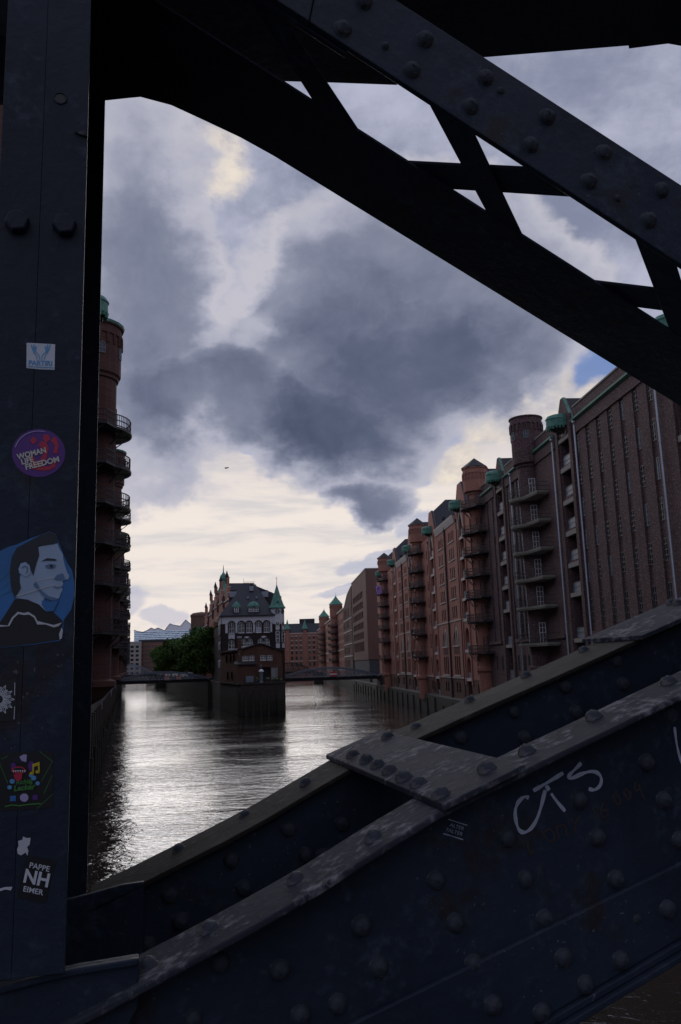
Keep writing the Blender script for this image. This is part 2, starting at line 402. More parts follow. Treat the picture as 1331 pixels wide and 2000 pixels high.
# ------------------------------------------------------------------ water and ground
def sheet(name, pts, z, mat, kind='structure', thick=None):
    mb = MB()
    if thick is None: mb.face([(x, y, z) for x, y in pts], mat)
    else: mb.prism(pts, z-thick, z, mat, 'z')
    o = mb.build(name); tag(o, kind=kind); return o
sheet('water', [(-900, -300), (700, -300), (700, 2600), (-900, 2600)], 0, 'water')
sheet('ground', [(-900, 640), (700, 640), (700, 2600), (-900, 2600)], 4.6, 'paving', thick=6)
sheet('ground', [(33.8, -120), (300, -120), (300, 640), (-28.2, 640)], 4.6, 'paving', thick=6)
sheet('ground', [(-200, -80), (16.6, -80), (-85.2, 318), (-147, 560), (-500, 560)], 4.6, 'paving', thick=6)

# ------------------------------------------------------------------ facade and window kit
def facade(mb, s0, s1, z0, z1, ops, mat, y=0.0, rim=None):
    """wall sheet in the plane y with every opening recessed; openings: (a, b, z0, z1, depth, arch, back material)"""
    xs = {s0, s1}; zs = {z0, z1}; sp = []
    for a, b, c, d, dep, arch, back in ops:
        h = {'none': 0, 'round': (b-a)/2, 'point': (b-a)*.8, 'segment': (b-a)*.22}[arch]
        sp.append(d-h); xs |= {a, b}; zs |= {c, d-h, d}
    xs = sorted(x for x in xs if s0 <= x <= s1); zs = sorted(z for z in zs if z0 <= z <= z1)
    xs = [x for i, x in enumerate(xs) if i == 0 or x-xs[i-1] > 1e-5]; zs = [z for i, z in enumerate(zs) if i == 0 or z-zs[i-1] > 1e-5]
    for i in range(len(xs)-1):
        col = [o for o in ops if o[0] <= (xs[i]+xs[i+1])/2 <= o[1]]
        run = None
        for j in range(len(zs)-1):
            zc = (zs[j]+zs[j+1])/2
            inside = any(o[2] <= zc <= o[3] for o in col)
            if not inside:
                if run is None: run = zs[j]
            if inside and run is not None:
                mb.face([(xs[i], y, run), (xs[i], y, zs[j]), (xs[i+1], y, zs[j]), (xs[i+1], y, run)], mat); run = None
        if run is not None: mb.face([(xs[i], y, run), (xs[i], y, zs[-1]), (xs[i+1], y, zs[-1]), (xs[i+1], y, run)], mat)
    for (a, b, c, d, dep, arch, back), spz in zip(ops, sp):
        m = (a+b)/2; pts = arch_pts(a, b, spz, d, arch)
        if arch != 'none':
            k = len(pts)//2
            mb.face([(a, y, d)]+[(p[0], y, p[1]) for p in pts[k::-1]][::1], mat)
            mb.face([(b, y, d)]+[(p[0], y, p[1]) for p in pts[k:]], mat)
        ring = [(a, c)]+pts+[(b, c)]
        rm = rim or mat
        for p, q in zip(ring, ring[1:]+ring[:1]):
            mb.face([(p[0], y, p[1]), (q[0], y, q[1]), (q[0], y-dep, q[1]), (p[0], y-dep, p[1])], rm)
        mb.face([(p[0], y-dep, p[1]) for p in ring], back)
def arch_pts(a, b, spz, top, arch, n=8):
    m = (a+b)/2
    if arch == 'none': return [(a, top), (b, top)]
    h = top-spz
    if arch == 'point':
        l = [(a+(m-a)*(1-cos(t)), spz+h*sin(t)) for t in [PI/2*i/(n//2) for i in range(n//2+1)]]
        l = [(a+(m-a)*(t**1.6), spz+h*t**.85) for t in [i/(n//2) for i in range(n//2+1)]]
        return l+[(a+b-x, z) for x, z in l[-2::-1]]
    return [(m-(m-a)*cos(PI*i/n), spz+h*sin(PI*i/n)) for i in range(n+1)]
WMESH = {}
def win_mesh(w, h, nx, nz, arch='none', frame='white_paint', glass='glass', t=.05, trans=None):
    key = (round(w, 2), round(h, 2), nx, nz, arch, frame, glass, t)
    if key in WMESH: return WMESH[key]
    mb = MB(); ah = {'none': 0, 'round': w/2, 'point': w*.8, 'segment': w*.22}[arch]
    ring = [(-w/2, 0)]+arch_pts(-w/2, w/2, h-ah, h, arch)+[(w/2, 0)]
    mb.face([(x, 0, z) for x, z in ring], glass)
    for p, q in zip(ring, ring[1:]+ring[:1]): mb.bar((p[0]*.97, .02, p[1]*.985+.01), (q[0]*.97, .02, q[1]*.985+.01), t, frame, t)
    for i in range(1, nx):
        x = -w/2+w*i/nx; mb.box(x-t/2, x+t/2, .005, .045, .02, h-ah*(.0 if arch == 'none' else abs(x)/w*2)-.02-(0 if nx == 2 else ah*.15), frame)
    for j in range(1, nz):
        z = (h-ah*.6)*j/nz; mb.box(-w/2+.02, w/2-.02, .005, .04, z-t/2, z+t/2, frame)
    me = mb.mesh('window'); WMESH[key] = me; return me
def put_win(root, s, y, z, me, rz=0): return link(me, 'window', root, (s, y, z), rz)

def railing_on(mb, path, z, h=.78, step=.2, mat='iron', r=.022):
    for a, b in zip(path[:-1], path[1:]):
        for zz in (h, h*.55, .1): mb.bar((a[0], a[1], z+zz), (b[0], b[1], z+zz), r*1.5, mat)
        L = math.dist(a, b); n = max(1, int(L/step))
        for i in range(n):
            t = i/n; x, y = a[0]+(b[0]-a[0])*t, a[1]+(b[1]-a[1])*t
            mb.box(x-r*.5, x+r*.5, y-r*.5, y+r*.5, z, z+h, mat)
BALC = {}
def balcony(root, s, off, z, rb, reach, dirn, kind):
    key = (round(off, 2), round(rb, 2), round(reach, 2), dirn, kind)
    if key not in BALC:
        a = [(rb*cos(t)*1.0*-dirn, off+rb*sin(t)) for t in [R(-8)+R(150)*i/12 for i in range(13)]]
        path = [(a[0][0], 0.0)]+a+[(dirn*reach, off+rb*.42), (dirn*reach, 0.0)]
        sl = MB(); th = .17 if kind == 'concrete' else .14
        sl.prism(path, -th, 0, 'balcony_edge' if kind == 'concrete' else 'iron', 'z')
        if kind == 'concrete':
            sl.prism([(x*.97, y*.97) for x, y in path], -th-.10, -th, 'concrete', 'z')
        else:
            for t in (40, 85, 125):
                x, y = -dirn*cos(R(t))*rb*.95, off+sin(R(t))*rb*.95
                sl.bar((x, y, -.1), (x*.62, off+(y-off)*.58, -.95), .06, 'iron')
                sl.bar((x*.95, y*.95, -.12), (x*.5, y*.5, -.14), .09, 'iron')
            sl.bar((dirn*reach*.93, off+rb*.38, -.1), (dirn*reach*.9, .05, -.9), .06, 'iron')
        rl = MB(); railing_on(rl, [(x*.97, y*.97) for x, y in path], 0, step=.17 if kind == 'concrete' else .16, r=.022 if kind == 'concrete' else .034)
        BALC[key] = (sl.mesh('balcony'), rl.mesh('railing'))
    b = link(BALC[key][0], 'balcony', root, (s, 0, z)); link(BALC[key][1], 'railing', b)
    return b
def tower(root, s, off, zb, zt0, ztop, rb, rt, mat, floors, roof, kind, dirn=-1, reach=2.6, rbal=1.75, label=None, foot=2.6, glass='glass_pale'):
    mb = MB()
    prof = [(rb+.03, foot), (rb+.03, zb-.55), (rb+.26, zb-.35), (rb+.26, zb), (rb, zb+.12)]
    if kind == 'hanging': prof = [(.15, zb-1.5), (rb*.7, zb-1.0), (rb+.05, zb-.45), (rb+.3, zb-.3), (rb+.3, zb), (rb, zb+.12)]
    prof += [(rb, zt0-.35), (rb+.12, zt0-.3), (rb+.12, zt0-.12), (rt, zt0), (rt, ztop-.75), (rt+.09, ztop-.68), (rt+.09, ztop-.5), (rt+.02, ztop-.45), (rt+.02, ztop-.12), (rt+.12, ztop-.1), (rt+.12, ztop)]
    if roof == 'flat': prof += [(rt-.15, ztop), (rt-.15, ztop-.5), (0, ztop-.5)]
    mb.lathe(prof, 20, mat, s, off)
    n = 22
    for i in range(n):                       # little corbels under the rim
        a = 2*PI*i/n; mb.bar((s+(rt+.05)*cos(a), off+(rt+.05)*sin(a), ztop-1.35), (s+(rt+.06)*cos(a), off+(rt+.06)*sin(a), ztop-.7), .13, mat)
    t = mb.build('tower', root)
    if roof == 'cone':
        rmb = MB(); rmb.lathe([(rt+.2, ztop-.02), (rt+.2, ztop+.06), (.02, ztop+1.25)], 8, 'slate_dark', s, off); rmb.build('roof', t)
    if roof == 'copper_rim':
        rmb = MB(); rmb.lathe([(rt+.16, ztop-.02), (rt+.2, ztop+.14), (rt*.6, ztop+.42), (.02, ztop+.5)], 20, 'copper_green', s, off); rmb.build('roof', t)
    if roof == 'spire':
        rmb = MB(); rmb.lathe([(rt+.35, ztop-.02), (rt*.9, ztop+.7), (rt*.35, ztop+2.2), (.03, ztop+3.4), (.03, ztop+4.6)], 8, 'copper_green', s, off); rmb.build('roof', t)
    for i, z in enumerate(floors):
        h = 1.72
        for ang, w in ((72, .62), (172, .55)):
            a = R(ang) if dirn < 0 else PI-R(ang)
            fr = 'white_paint' if kind == 'concrete' else 'window_grey'
            me = win_mesh(w, h, 2, 4, 'none', fr, glass if kind == 'concrete' else 'glass', .045)
            link(me, 'window', t, (s+(rb-.02)*cos(a), off+(rb-.02)*sin(a), z+.02), a-PI/2)
        balcony(root, s, off, z, rbal, reach, dirn, kind if kind != 'hanging' else 'iron')
    if roof in ('flat', 'copper_rim'):
        for ang in (105, 160, 60):
            a = R(ang) if dirn < 0 else PI-R(ang)
            link(win_mesh(.42, .72, 2, 2, 'round' if roof != 'flat' else 'none', 'iron_blue', 'glass', .04), 'window', t, (s+rt*cos(a), off+rt*sin(a), ztop-2.1), a-PI/2)
    return t
POD = {}
def winch_pod(root, s, z, w=1.15):
    if not POD:
        mb = MB(); prof = [(0.02, 1.5), (.03, 1.32), (.12, 1.28), (.55, 1.22), (.92, 1.05), (1.04, .84), (1.07, .78), (1.07, .73), (1.02, .71), (1.03, .05)]
        mb.lathe(prof, 16, 'copper_green', 0, .35, 0, PI, 1.0, 1.25)
        mb.box(-1.02, 1.02, -.3, .35, .05, 1.12, 'copper_green')
        for i in range(13):
            a = PI*i/12; x, y = 1.0*cos(a), .35+1.25*sin(a)
            mb.bar((x, y, .1), (x*.97, y*.97, -.16-.1*sin(a)*(i % 2)), .16, 'copper_green')
        POD['a'] = mb.mesh('winch_pod', False)
        u = MB()
        for k, (r, z0, z1) in enumerate(((.94, -.14, .06), (.74, -.32, -.14), (.5, -.5, -.32))):
            u.lathe([(0, z1), (r, z1), (r*.95, z0), (0, z0)], 12, 'timber', 0, .2, 0, PI, 1, 1.2)
        POD['b'] = u.mesh('winch_hatch')
    p = link(POD['a'], 'winch_pod', root, (s, 0, z)); p.scale = (.76, .86, .88); link(POD['b'], 'winch_hatch', p); return p
def pipe(root, s, y, z0, z1, mat='zinc_pipe', r=.075):
    mb = MB(); mb.lathe([(r, z0), (r, z1)], 8, mat, s, y)
    z = z0+.8
    while z < z1: mb.lathe([(r*1.35, z), (r*1.35, z+.06)], 8, mat, s, y); z += 1.35
    mb.lathe([(r, z1), (r*2.4, z1+.18), (r*2.4, z1+.42), (r, z1+.45)], 8, mat, s, y)
    return mb.build('downpipe', root)
def strip(root, name, s0, s1, y0, y1, z0, z1, mat):
    mb = MB(); mb.box(s0, s1, y0, y1, z0, z1, mat); return mb.build(name, root)
def string_course(root, s0, s1, z, mat, h=.12, d=.09): return strip(root, 'string_course', s0, s1, -.05, d, z, z+h, mat)
LOG = {}
def loggia_fill(root, s, z0, z1, w, dep):
    key = (round(z1-z0, 2), w, dep)
    if key not in LOG:
        h = z1-z0; mb = MB()
        mb.box(-w/2+.03, w/2-.03, -dep*.55, -dep*.5, .0, .08, 'window_grey')
        nb = 4
        for i in range(nb+1):
            x = -w/2+.06+(w-.12)*i/nb; mb.box(x-.025, x+.025, -dep+.02, -dep+.07, 0, h, 'window_grey')
        mb.box(-w/2, w/2, -dep+.02, -dep+.06, h*.62, h*.67, 'window_grey')
        mb.face([(-w/2, -dep+.03, .0), (w/2, -dep+.03, .0), (w/2, -dep+.03, h), (-w/2, -dep+.03, h)], 'glass')
        for zz in (.42, .78): mb.bar((-w/2, -.12, zz), (w/2, -.12, zz), .045, 'window_grey')
        mb.box(-w/2+.02, w/2-.02, -.16, -.13, .0, .74, 'iron_blue')
        LOG[key] = mb.mesh('loading_door')
    return link(LOG[key], 'loading_door', root, (s, 0, z0))

# ------------------------------------------------------------------ right bank
RB_LOC = (23.3, 0, 0); RB_ROT = math.atan2(.9967, -.0814)
FL = [21.4, 19.0, 16.6, 14.2, 11.8, 8.7]                      # balcony floors
LOGZ = [(22.5, 24.4), (20.0, 21.95), (17.4, 19.3), (14.9, 16.8), (12.4, 14.3), (8.9, 12.0), (5.6, 8.5)]
WZ = [(22.9, 24.2), (20.35, 21.7), (17.9, 19.25), (15.4, 16.75), (12.95, 14.3), (9.8, 11.65), (6.3, 7.8)]

def gable_roof(root, c, hw, z0, z1, zr, mat, rmat, depth=9, notch=.3, cop=None, name='gable'):
    g = MB(); g.prism([(c-hw, z0), (c+hw, z0), (c+hw*notch, z1), (c-hw*notch, z1)], -.35, .03, mat)
    if cop:
        for sg in (-1, 1): g.bar((c+sg*hw, -.1, z0+.02), (c+sg*hw*notch, -.1, z1+.03), .24, cop, .08)
        g.bar((c-hw*notch, -.1, z1+.03), (c+hw*notch, -.1, z1+.03), .24, cop, .08)
    go = g.build(name, root)
    r = MB(); yh = -2.4
    for sg in (-1, 1):
        r.face([(c+sg*hw, -.3, z0), (c+sg*hw, -depth, z0), (c, -depth, zr), (c, yh, zr), (c+sg*hw*notch, -.3, z1)][::sg], rmat)
    r.face([(c-hw*notch, -.3, z1), (c+hw*notch, -.3, z1), (c, yh, zr)], rmat)
    r.build('roof', go); return go

def warehouse_brown():
    root = thing('brick_warehouse', 'tall brown brick warehouse with vertical grooves, nearest on the right bank', 'warehouse', RB_LOC, RB_ROT)
    ops = []; wins = []
    recess = []
    for base in (25.9, 45.4, 64.9):
        for k in range(7):
            c = base+4.15+2.06*k-.2
            if base == 64.9 or 47.2 < c < 62.2 or c < 43: recess.append(c)
    recess = [c for c in recess if not (62 < c < 76) and not (81.6 < c) and not (42.6 < c < 47.6)]+[77.9, 79.9, 87.0, 89.2]
    loggias = [45.0, 64.4, 84.0]
    for c in recess: ops.append((c-.36, c+.36, 9.3, 24.3, .13, 'none', 'brick_brown')); 
    for c in recess: ops.append((c-.3, c+.3, WZ[6][0], WZ[6][1], .1, 'segment', 'glass'))
    for c in loggias:
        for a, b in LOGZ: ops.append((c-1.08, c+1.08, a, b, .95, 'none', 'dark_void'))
    w = MB(); facade(w, 20, 92.5, 0, 25.0, ops, 'brick_brown')
    w.box(20, 92.5, -16, -1.6, 0, 25.0, 'brick_brown'); w.box(-90, 20, -16, 0, 0, 26.4, 'brick_brown')
    w.face([(20, 0, 25), (92.5, 0, 25), (92.5, -1.6, 25), (20, -1.6, 25)], 'brick_brown')
    wall = w.build('wall', root)
    for c in recess:
        for a, b in WZ[:6]:
            put_win(root, c, -.115, a, win_mesh(.56, b-a, 2, 4, 'none', 'window_grey', 'glass_pale' if random.random() < .3 else 'glass', .045))
        put_win(root, c, -.08, WZ[6][0], win_mesh(.54, 1.4, 2, 3, 'none', 'window_grey', 'glass', .045))
    for c in loggias:
        for a, b in LOGZ: loggia_fill(root, c, a, b, 2.16, .9)
        for (a, b), (a2, b2) in zip(LOGZ[:-1], LOGZ[1:]):
            strip(root, 'lintel', c-1.25, c+1.25, -.4, .09, b2+.05, min(b2+.42, a-.03), 'concrete')
        strip(root, 'lintel', c-1.25, c+1.25, -.4, .09, 24.45, 24.75, 'concrete')
        pl = MB()
        for sg in (-1, 1): pl.box(c+sg*1.55-.28, c+sg*1.55+.28, 0, .16, 4.5, 26.2, 'brick_brown')
        pl.build('pilaster', root)
        hatch = MB()
        for i in range(4): hatch.box(c-.5+i*.25+.01, c-.5+(i+1)*.25-.01, .02, .07, 24.85, 26.1, 'wood_grey')
        hatch.build('loading_hatch', root)
        gable_roof(root, c, 2.25, 25.0, 27.9, 28.0, 'brick_brown', 'slate_dark', 8, .12, 'copper_green')
        winch_pod(root, c, 25.5)
    # parapet, gutter and corbel table between the loggia gables
    for a, b in ((20, 42.75), (47.25, 62.15), (66.65, 72.3), (74.8, 81.75), (86.25, 91.5)):
        strip(root, 'corbel_course', a, b, 0, .12, 24.35, 25.2, 'brick_brown')
        g = MB(); g.prism([(.1, 25.25), (.34, 25.35), (.36, 25.48), (.1, 25.62)], a, b, 'copper_green', 'x'); g.build('gutter', root)
        p = MB(); p.box(a, b, -.5, -.02, 25.0, 26.5, 'brick_brown'); p.box(a, b, -.55, .05, 26.5, 26.62, 'concrete'); p.build('parapet', root)
    for c in (61.8, 48.3, 67.0, 79.6): pipe(root, c, .14, 3 if c != 67 else 4, 25.0)
    for a, b in ((48.7, 61.4), (67.4, 72.2), (75.2, 81.5), (86.5, 91.6)): string_course(root, a, b, 9.0, 'brick_brown', .3, .2)
    string_course(root, 20, 92, 4.3, 'stone_pale', .16, .12)
    roof = MB(); roof.prism([(-.5, 25.0), (-3.5, 27.0), (-12.5, 27.0), (-16, 25.0)], 20, 92.5, 'slate_dark', 'x'); roof.build('roof', root)
    tower(root, 73.2, .25, 6.7, 24.6, 28.9, 1.0, 1.40, 'brick_brown', FL, 'flat', 'concrete', -1, 4.2, 1.95)
    return root
warehouse_brown()

def warehouse_red():
    root = thing('brick_warehouse', 'long red brick warehouse with round stair towers, iron balconies and pointed arch windows', 'warehouse', RB_LOC, RB_ROT)
    ops = []; W = []
    loggias = [102.4, 122.3, 142.0, 161.6, 181.0]
    bays = [112.35, 151.8]
    rows = [(20.45, 22.0), (17.95, 19.5), (15.4, 16.95), (12.85, 14.4)]
    def op(a, b, c, d, arch, kind, dep=.13): ops.append((a, b, c, d, dep, arch, 'window_brown')); W.append(((a+b)/2, c, b-a, d-c, arch, kind))
    for c in bays:
        for sg in (-1, 1):
            m = c+sg*3.55
            for k in range(4): x = m+(k-1.5)*.92; op(x-.26, x+.26, 22.9, 24.25, 'round', 's')
            for a, b in rows:
                for k in range(3): x = m+(k-1)*1.12; op(x-.36, x+.36, a, b, 'segment', 'm')
            op(m-1.85, m+1.85, 9.35, 12.15, 'point', 'big', .14)
            for k in range(3): x = m+(k-1)*1.22; op(x-.45, x+.45, 5.65, 8.0, 'none', 'l')
            for k in range(2): x = m+(k-.5)*1.5; op(x-.45, x+.45, 3.4, 4.75, 'round', 'b')
    for sT in (92.7+5.0, 132-5.4, 132+5.4, 174-6.6, 174+3.9, 186):
        for a, b in rows+[(22.7, 24.0)]: op(sT-.36, sT+.36, a, b, 'segment', 'm')
        op(sT-.4, sT+.4, 9.4, 11.6, 'round', 'm'); op(sT-.4, sT+.4, 5.7, 8.0, 'none', 'l')
        op(sT-.7, sT-.1, 3.3, 4.7, 'round', 'b'); op(sT+.1, sT+.7, 3.3, 4.7, 'round', 'b')
    logz = [(22.75, 25.5, 'point'), (20.1, 22.25, 'none'), (17.55, 19.7, 'none'), (15.0, 17.1, 'none'), (12.45, 14.6, 'none'), (8.75, 11.35, 'round'), (5.2, 7.8, 'round'), (2.6, 4.9, 'none')]
    for c in loggias:
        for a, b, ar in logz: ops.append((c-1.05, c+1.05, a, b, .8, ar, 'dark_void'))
    w = MB(); facade(w, 92.5, 191, 0, 5.15, [o for o in ops if o[3] < 5.1], 'brick_annex'); facade(w, 92.5, 191, 5.15, 25.9, [o for o in ops if o[2] > 5.16], 'brick_red'); w.box(92.5, 191, -18, -1.4, 0, 25.9, 'brick_red')
    w.box(190.6, 191, -1.4, 0, 0, 25.9, 'brick_red')
    w.build('wall', root)
    for x, z, ww, h, arch, kind in W:
        if kind == 'big':
            # three lancets under a pale tympanum
            for k in range(3):
                hh = 1.75 if k != 1 else 2.0
                put_win(root, x+(k-1)*1.16, -.12, z, win_mesh(.86, hh, 1, 1, 'none', 'stone_pale', 'window_brown', .06))
            tm = MB(); tm.prism([(x-1.35, z+1.78), (x-.5, z+1.78), (x-.5, z+2.05), (x+.5, z+2.05), (x+.5, z+1.78), (x+1.35, z+1.78), (x+.75, z+2.35), (x, z+2.72), (x-.75, z+2.35)], -.13, -.06, 'stone_pale')
            tm.build('tympanum', root)
        else:
            put_win(root, x, -.11, z, win_mesh(ww-.04, h-.03, 1 if kind in 'sb' else 2, 1 if kind == 's' else 2, arch, 'window_brown', 'glass' if kind == 'b' else 'window_brown', .05))
    for c in bays:
        for sg in (-1, 1):
            m = c+sg*3.55
            for a in (22.72, 20.28, 17.78, 15.22): strip(root, 'sill', m-1.9, m+1.9, -.05, .12, a, a+.13, 'stone_pale')
            strip(root, 'sill', m-1.9, m+1.9, -.05, .14, 9.2, 9.32, 'stone_pale'); strip(root, 'sill', m-1.9, m+1.9, -.05, .16, 5.42, 5.6, 'stone_pale')
            strip(root, 'panel', m-1.6, m+1.6, -.02, .03, 8.25, 9.0, 'brick_dark')
        string_course(root, c-8.6, c+8.6, 12.45, 'stone_pale', .14, .1)
        string_course(root, c-8.6, c+8.6, 5.2, 'stone_pale', .14, .1)
        pipe(root, c, .12, 2.5, 26.4, 'iron', .12)
        fr = MB(); fr.prism([(.02, 25.0), (.1, 25.0), (.34, 25.75), (.38, 26.0), (.02, 26.0)], c-6.4, c+6.4, 'stone_pale', 'x'); fr.build('cornice', root)
        rf = MB(); rf.prism([(.3, 26.0), (-2.4, 27.9), (-2.4, 26.0)], c-6.5, c+6.5, 'copper_green', 'x'); rf.build('roof', root)
    for c in loggias:
        for a, b, ar in logz: loggia_fill(root, c, a, b-(1.3 if ar == 'point' else .7 if ar == 'round' else 0), 2.1, .75)
        for z in (22.28, 19.73, 17.13, 14.63, 12.1, 8.35, 4.95): strip(root, 'lintel', c-1.25, c+1.25, -.3, .1, z, z+.34, 'stone_pale')
        # pale moulded arch over the top hatch
        ar = MB(); pts = arch_pts(c-1.3, c+1.3, 23.7, 25.85, 'point', 12)
        for p, q in zip(pts[:-1], pts[1:]): ar.bar((p[0], .05, p[1]), (q[0], .05, q[1]), .2, 'stone_pale', .26)
        for sg in (-1, 1):
            for z in (22.9, 23.2, 23.5): ar.box(c+sg*1.5-.28, c+sg*1.5+.28, .01, .08, z, z+.12, 'stone_pale')
        ar.build('arch_moulding', root)
        for sg in (-1, 1): strip(root, 'pilaster', c+sg*1.75-.22, c+sg*1.75+.22, 0, .14, 4.5, 25.9, 'brick_red')
        gable_roof(root, c, 3.2, 25.9, 29.3, 31.2, 'brick_red', 'slate', 9, .33, 'slate')
        winch_pod(root, c, 26.1)
        pipe(root, c+2.3, .12, 3, 24.8, 'iron', .07)
    flat = MB(); flat.prism([(-2.4, 25.9), (-3, 27.9), (-15, 27.9), (-18, 25.9)], 92.6, 190.9, 'slate_dark', 'x'); flat.build('roof', root)
    for sT, ft in ((92.9, 2.6), (132.2, 1.8), (174.0, 1.8)):
        tower(root, sT, .25, 6.6 if sT < 100 else 5.2, 26.2, 28.95, .86, 1.38, 'brick_red', [24.3]+FL[:4]+[11.6, 8.2], 'cone', 'iron', -1, 3.0, 1.9, foot=ft)
    string_course(root, 124, 140, 5.2, 'stone_pale', .12, .08)
    fl = MB()
    for i in range(26):
        x, y, z = 171.6+random.uniform(-.7, .7), 1.75+random.uniform(-.2, .5), 22.2+random.uniform(-.8, .7)
        fl.box(x-.22, x+.22, y-.2, y+.2, z-.2, z+.2, 'flower')
    tag(fl.build('flower_basket', None), 'lilac flowers hanging on a high balcony of the red warehouse', 'flowers')
    o = bpy.data.objects['flower_basket']; o.location = Vector(RB_LOC)*K; o.rotation_euler = (0, 0, RB_ROT)
    return root
warehouse_red()

def modern_block():
    root = thing('office_block', 'plain modern brown brick block with square window rows and a blue grey base', 'building', RB_LOC, RB_ROT)
    ops = []; W = []
    rows = [(24.7, 26.5), (22.0, 23.8), (19.3, 21.1), (16.6, 18.3), (13.9, 15.7), (10.6, 13.1)]
    for a, b in rows:
        for k in range(7):
            x = 224.4+k*4.15; ops.append((x-1.55, x+1.55, a, b, .5, 'none', 'window_brown')); W.append((x, a, b))
    w = MB(); facade(w, 213.5, 254, 8.3, 31.2, ops, 'brick_modern')
    w.box(213.5, 254, -22, -1, 8.3, 31.2, 'brick_modern')
    w.face([(213.5, 0, 8.3), (213.5, 0, 31.2), (213.5, -1, 31.2), (213.5, -1, 8.3)], 'brick_modern')
    w.face([(213.5, 0, 31.2), (254, 0, 31.2), (254, -1, 31.2), (213.5, -1, 31.2)], 'concrete'); w.build('wall', root)
    b = MB(); b.box(213.7, 253.8, -21.8, -.2, 2, 8.3, 'clinker_slate'); b.build('base', root)
    for x, a, bb in W: put_win(root, x, -.4, a, win_mesh(3.0, bb-a, 2, 1, 'none', 'window_brown', 'glass', .14))
    strip(root, 'parapet', 213.4, 254.1, -22.1, .1, 31.2, 31.5, 'concrete')
modern_block()

def far_warehouse(s0, s1, zt, towers, label):
    root = thing('brick_warehouse', label, 'warehouse', RB_LOC, RB_ROT)
    ops = []; W = []
    s = s0+3
    while s < s1-2:
        if all(abs(s-t) > 3 for t in towers):
            for a, b in ((21.2, 23.2), (18.4, 20.4), (15.6, 17.6), (12.8, 14.8), (9.6, 11.8), (6.4, 8.6)):
                ops.append((s-.8, s+.8, a, b, .4, 'round', 'window_brown')); W.append((s, a, b))
        s += 4.2
    w = MB(); facade(w, s0, s1, 0, zt, ops, 'brick_far'); w.box(s0, s1, -18, -1, 0, zt, 'brick_far'); w.build('wall', root)
    for x, a, b in W: put_win(root, x, -.3, a, win_mesh(1.5, b-a-.05, 2, 2, 'round', 'window_brown', 'glass', .12))
    for t in (5.2, 12.1): string_course(root, s0, s1, t, 'stone_pale', .25, .2)
    string_course(root, s0, s1, zt-.5, 'stone_pale', .5, .4)
    r = MB(); r.prism([(.2, zt), (-5, zt+4.2), (-13, zt+4.2), (-18, zt)], s0, s1, 'slate', 'x'); r.build('roof', root)
    for t in towers:
        tower(root, t, .3, 5.6, 24.8, 29.6, 2.1, 2.4, 'brick_far', FL, 'spire', 'iron', -1, 4.6, 3.4, foot=2)
        gb = MB(); gb.prism([(t+7, zt), (t+17, zt), (t+12, zt+6)], -1, .2, 'brick_far'); gb.build('gable', root)
        dm = MB(); dm.lathe([(2.6, zt+1.5), (1.3, zt+3.4), (.05, zt+7.5), (.05, zt+9)], 8, 'copper_green', t+22, -1.5); dm.build('turret_roof', root)
        pipe(root, t+5, .15, 4, zt, 'zinc_pipe', .16)
    return root
gh = thing('gabled_warehouse', 'striped brick warehouse end with a stepped roofline beside the modern block', 'warehouse', RB_LOC, RB_ROT)
_w = MB(); _o = [(268+k*5.2-1.0, 268+k*5.2+1.0, a, b, .5, 'round', 'window_brown') for k in range(4) for a, b in ((22, 25.2), (18.5, 20.8), (14.5, 16.8), (10.5, 12.8), (6.4, 8.8))]
facade(_w, 256, 287, 0, 26, _o, 'brick_dark'); _w.box(256, 287, -18, -1, 0, 26, 'brick_dark')
_w.prism([(256, 26), (287, 26), (272, 29.6), (256, 31)], -18, -.001, 'brick_dark'); _w.build('wall', gh)
for o in _o: put_win(gh, (o[0]+o[1])/2, -.4, o[2], win_mesh(1.9, o[3]-o[2], 2, 2, 'round', 'window_brown', 'glass', .14))
for z in (9.6, 13.4, 17.4, 21.2): string_course(gh, 256, 287, z, 'stone_pale', .3, .15)
far_warehouse(288, 470, 26.2, [318, 398], 'far red warehouse with two green spired stair towers past the modern block')

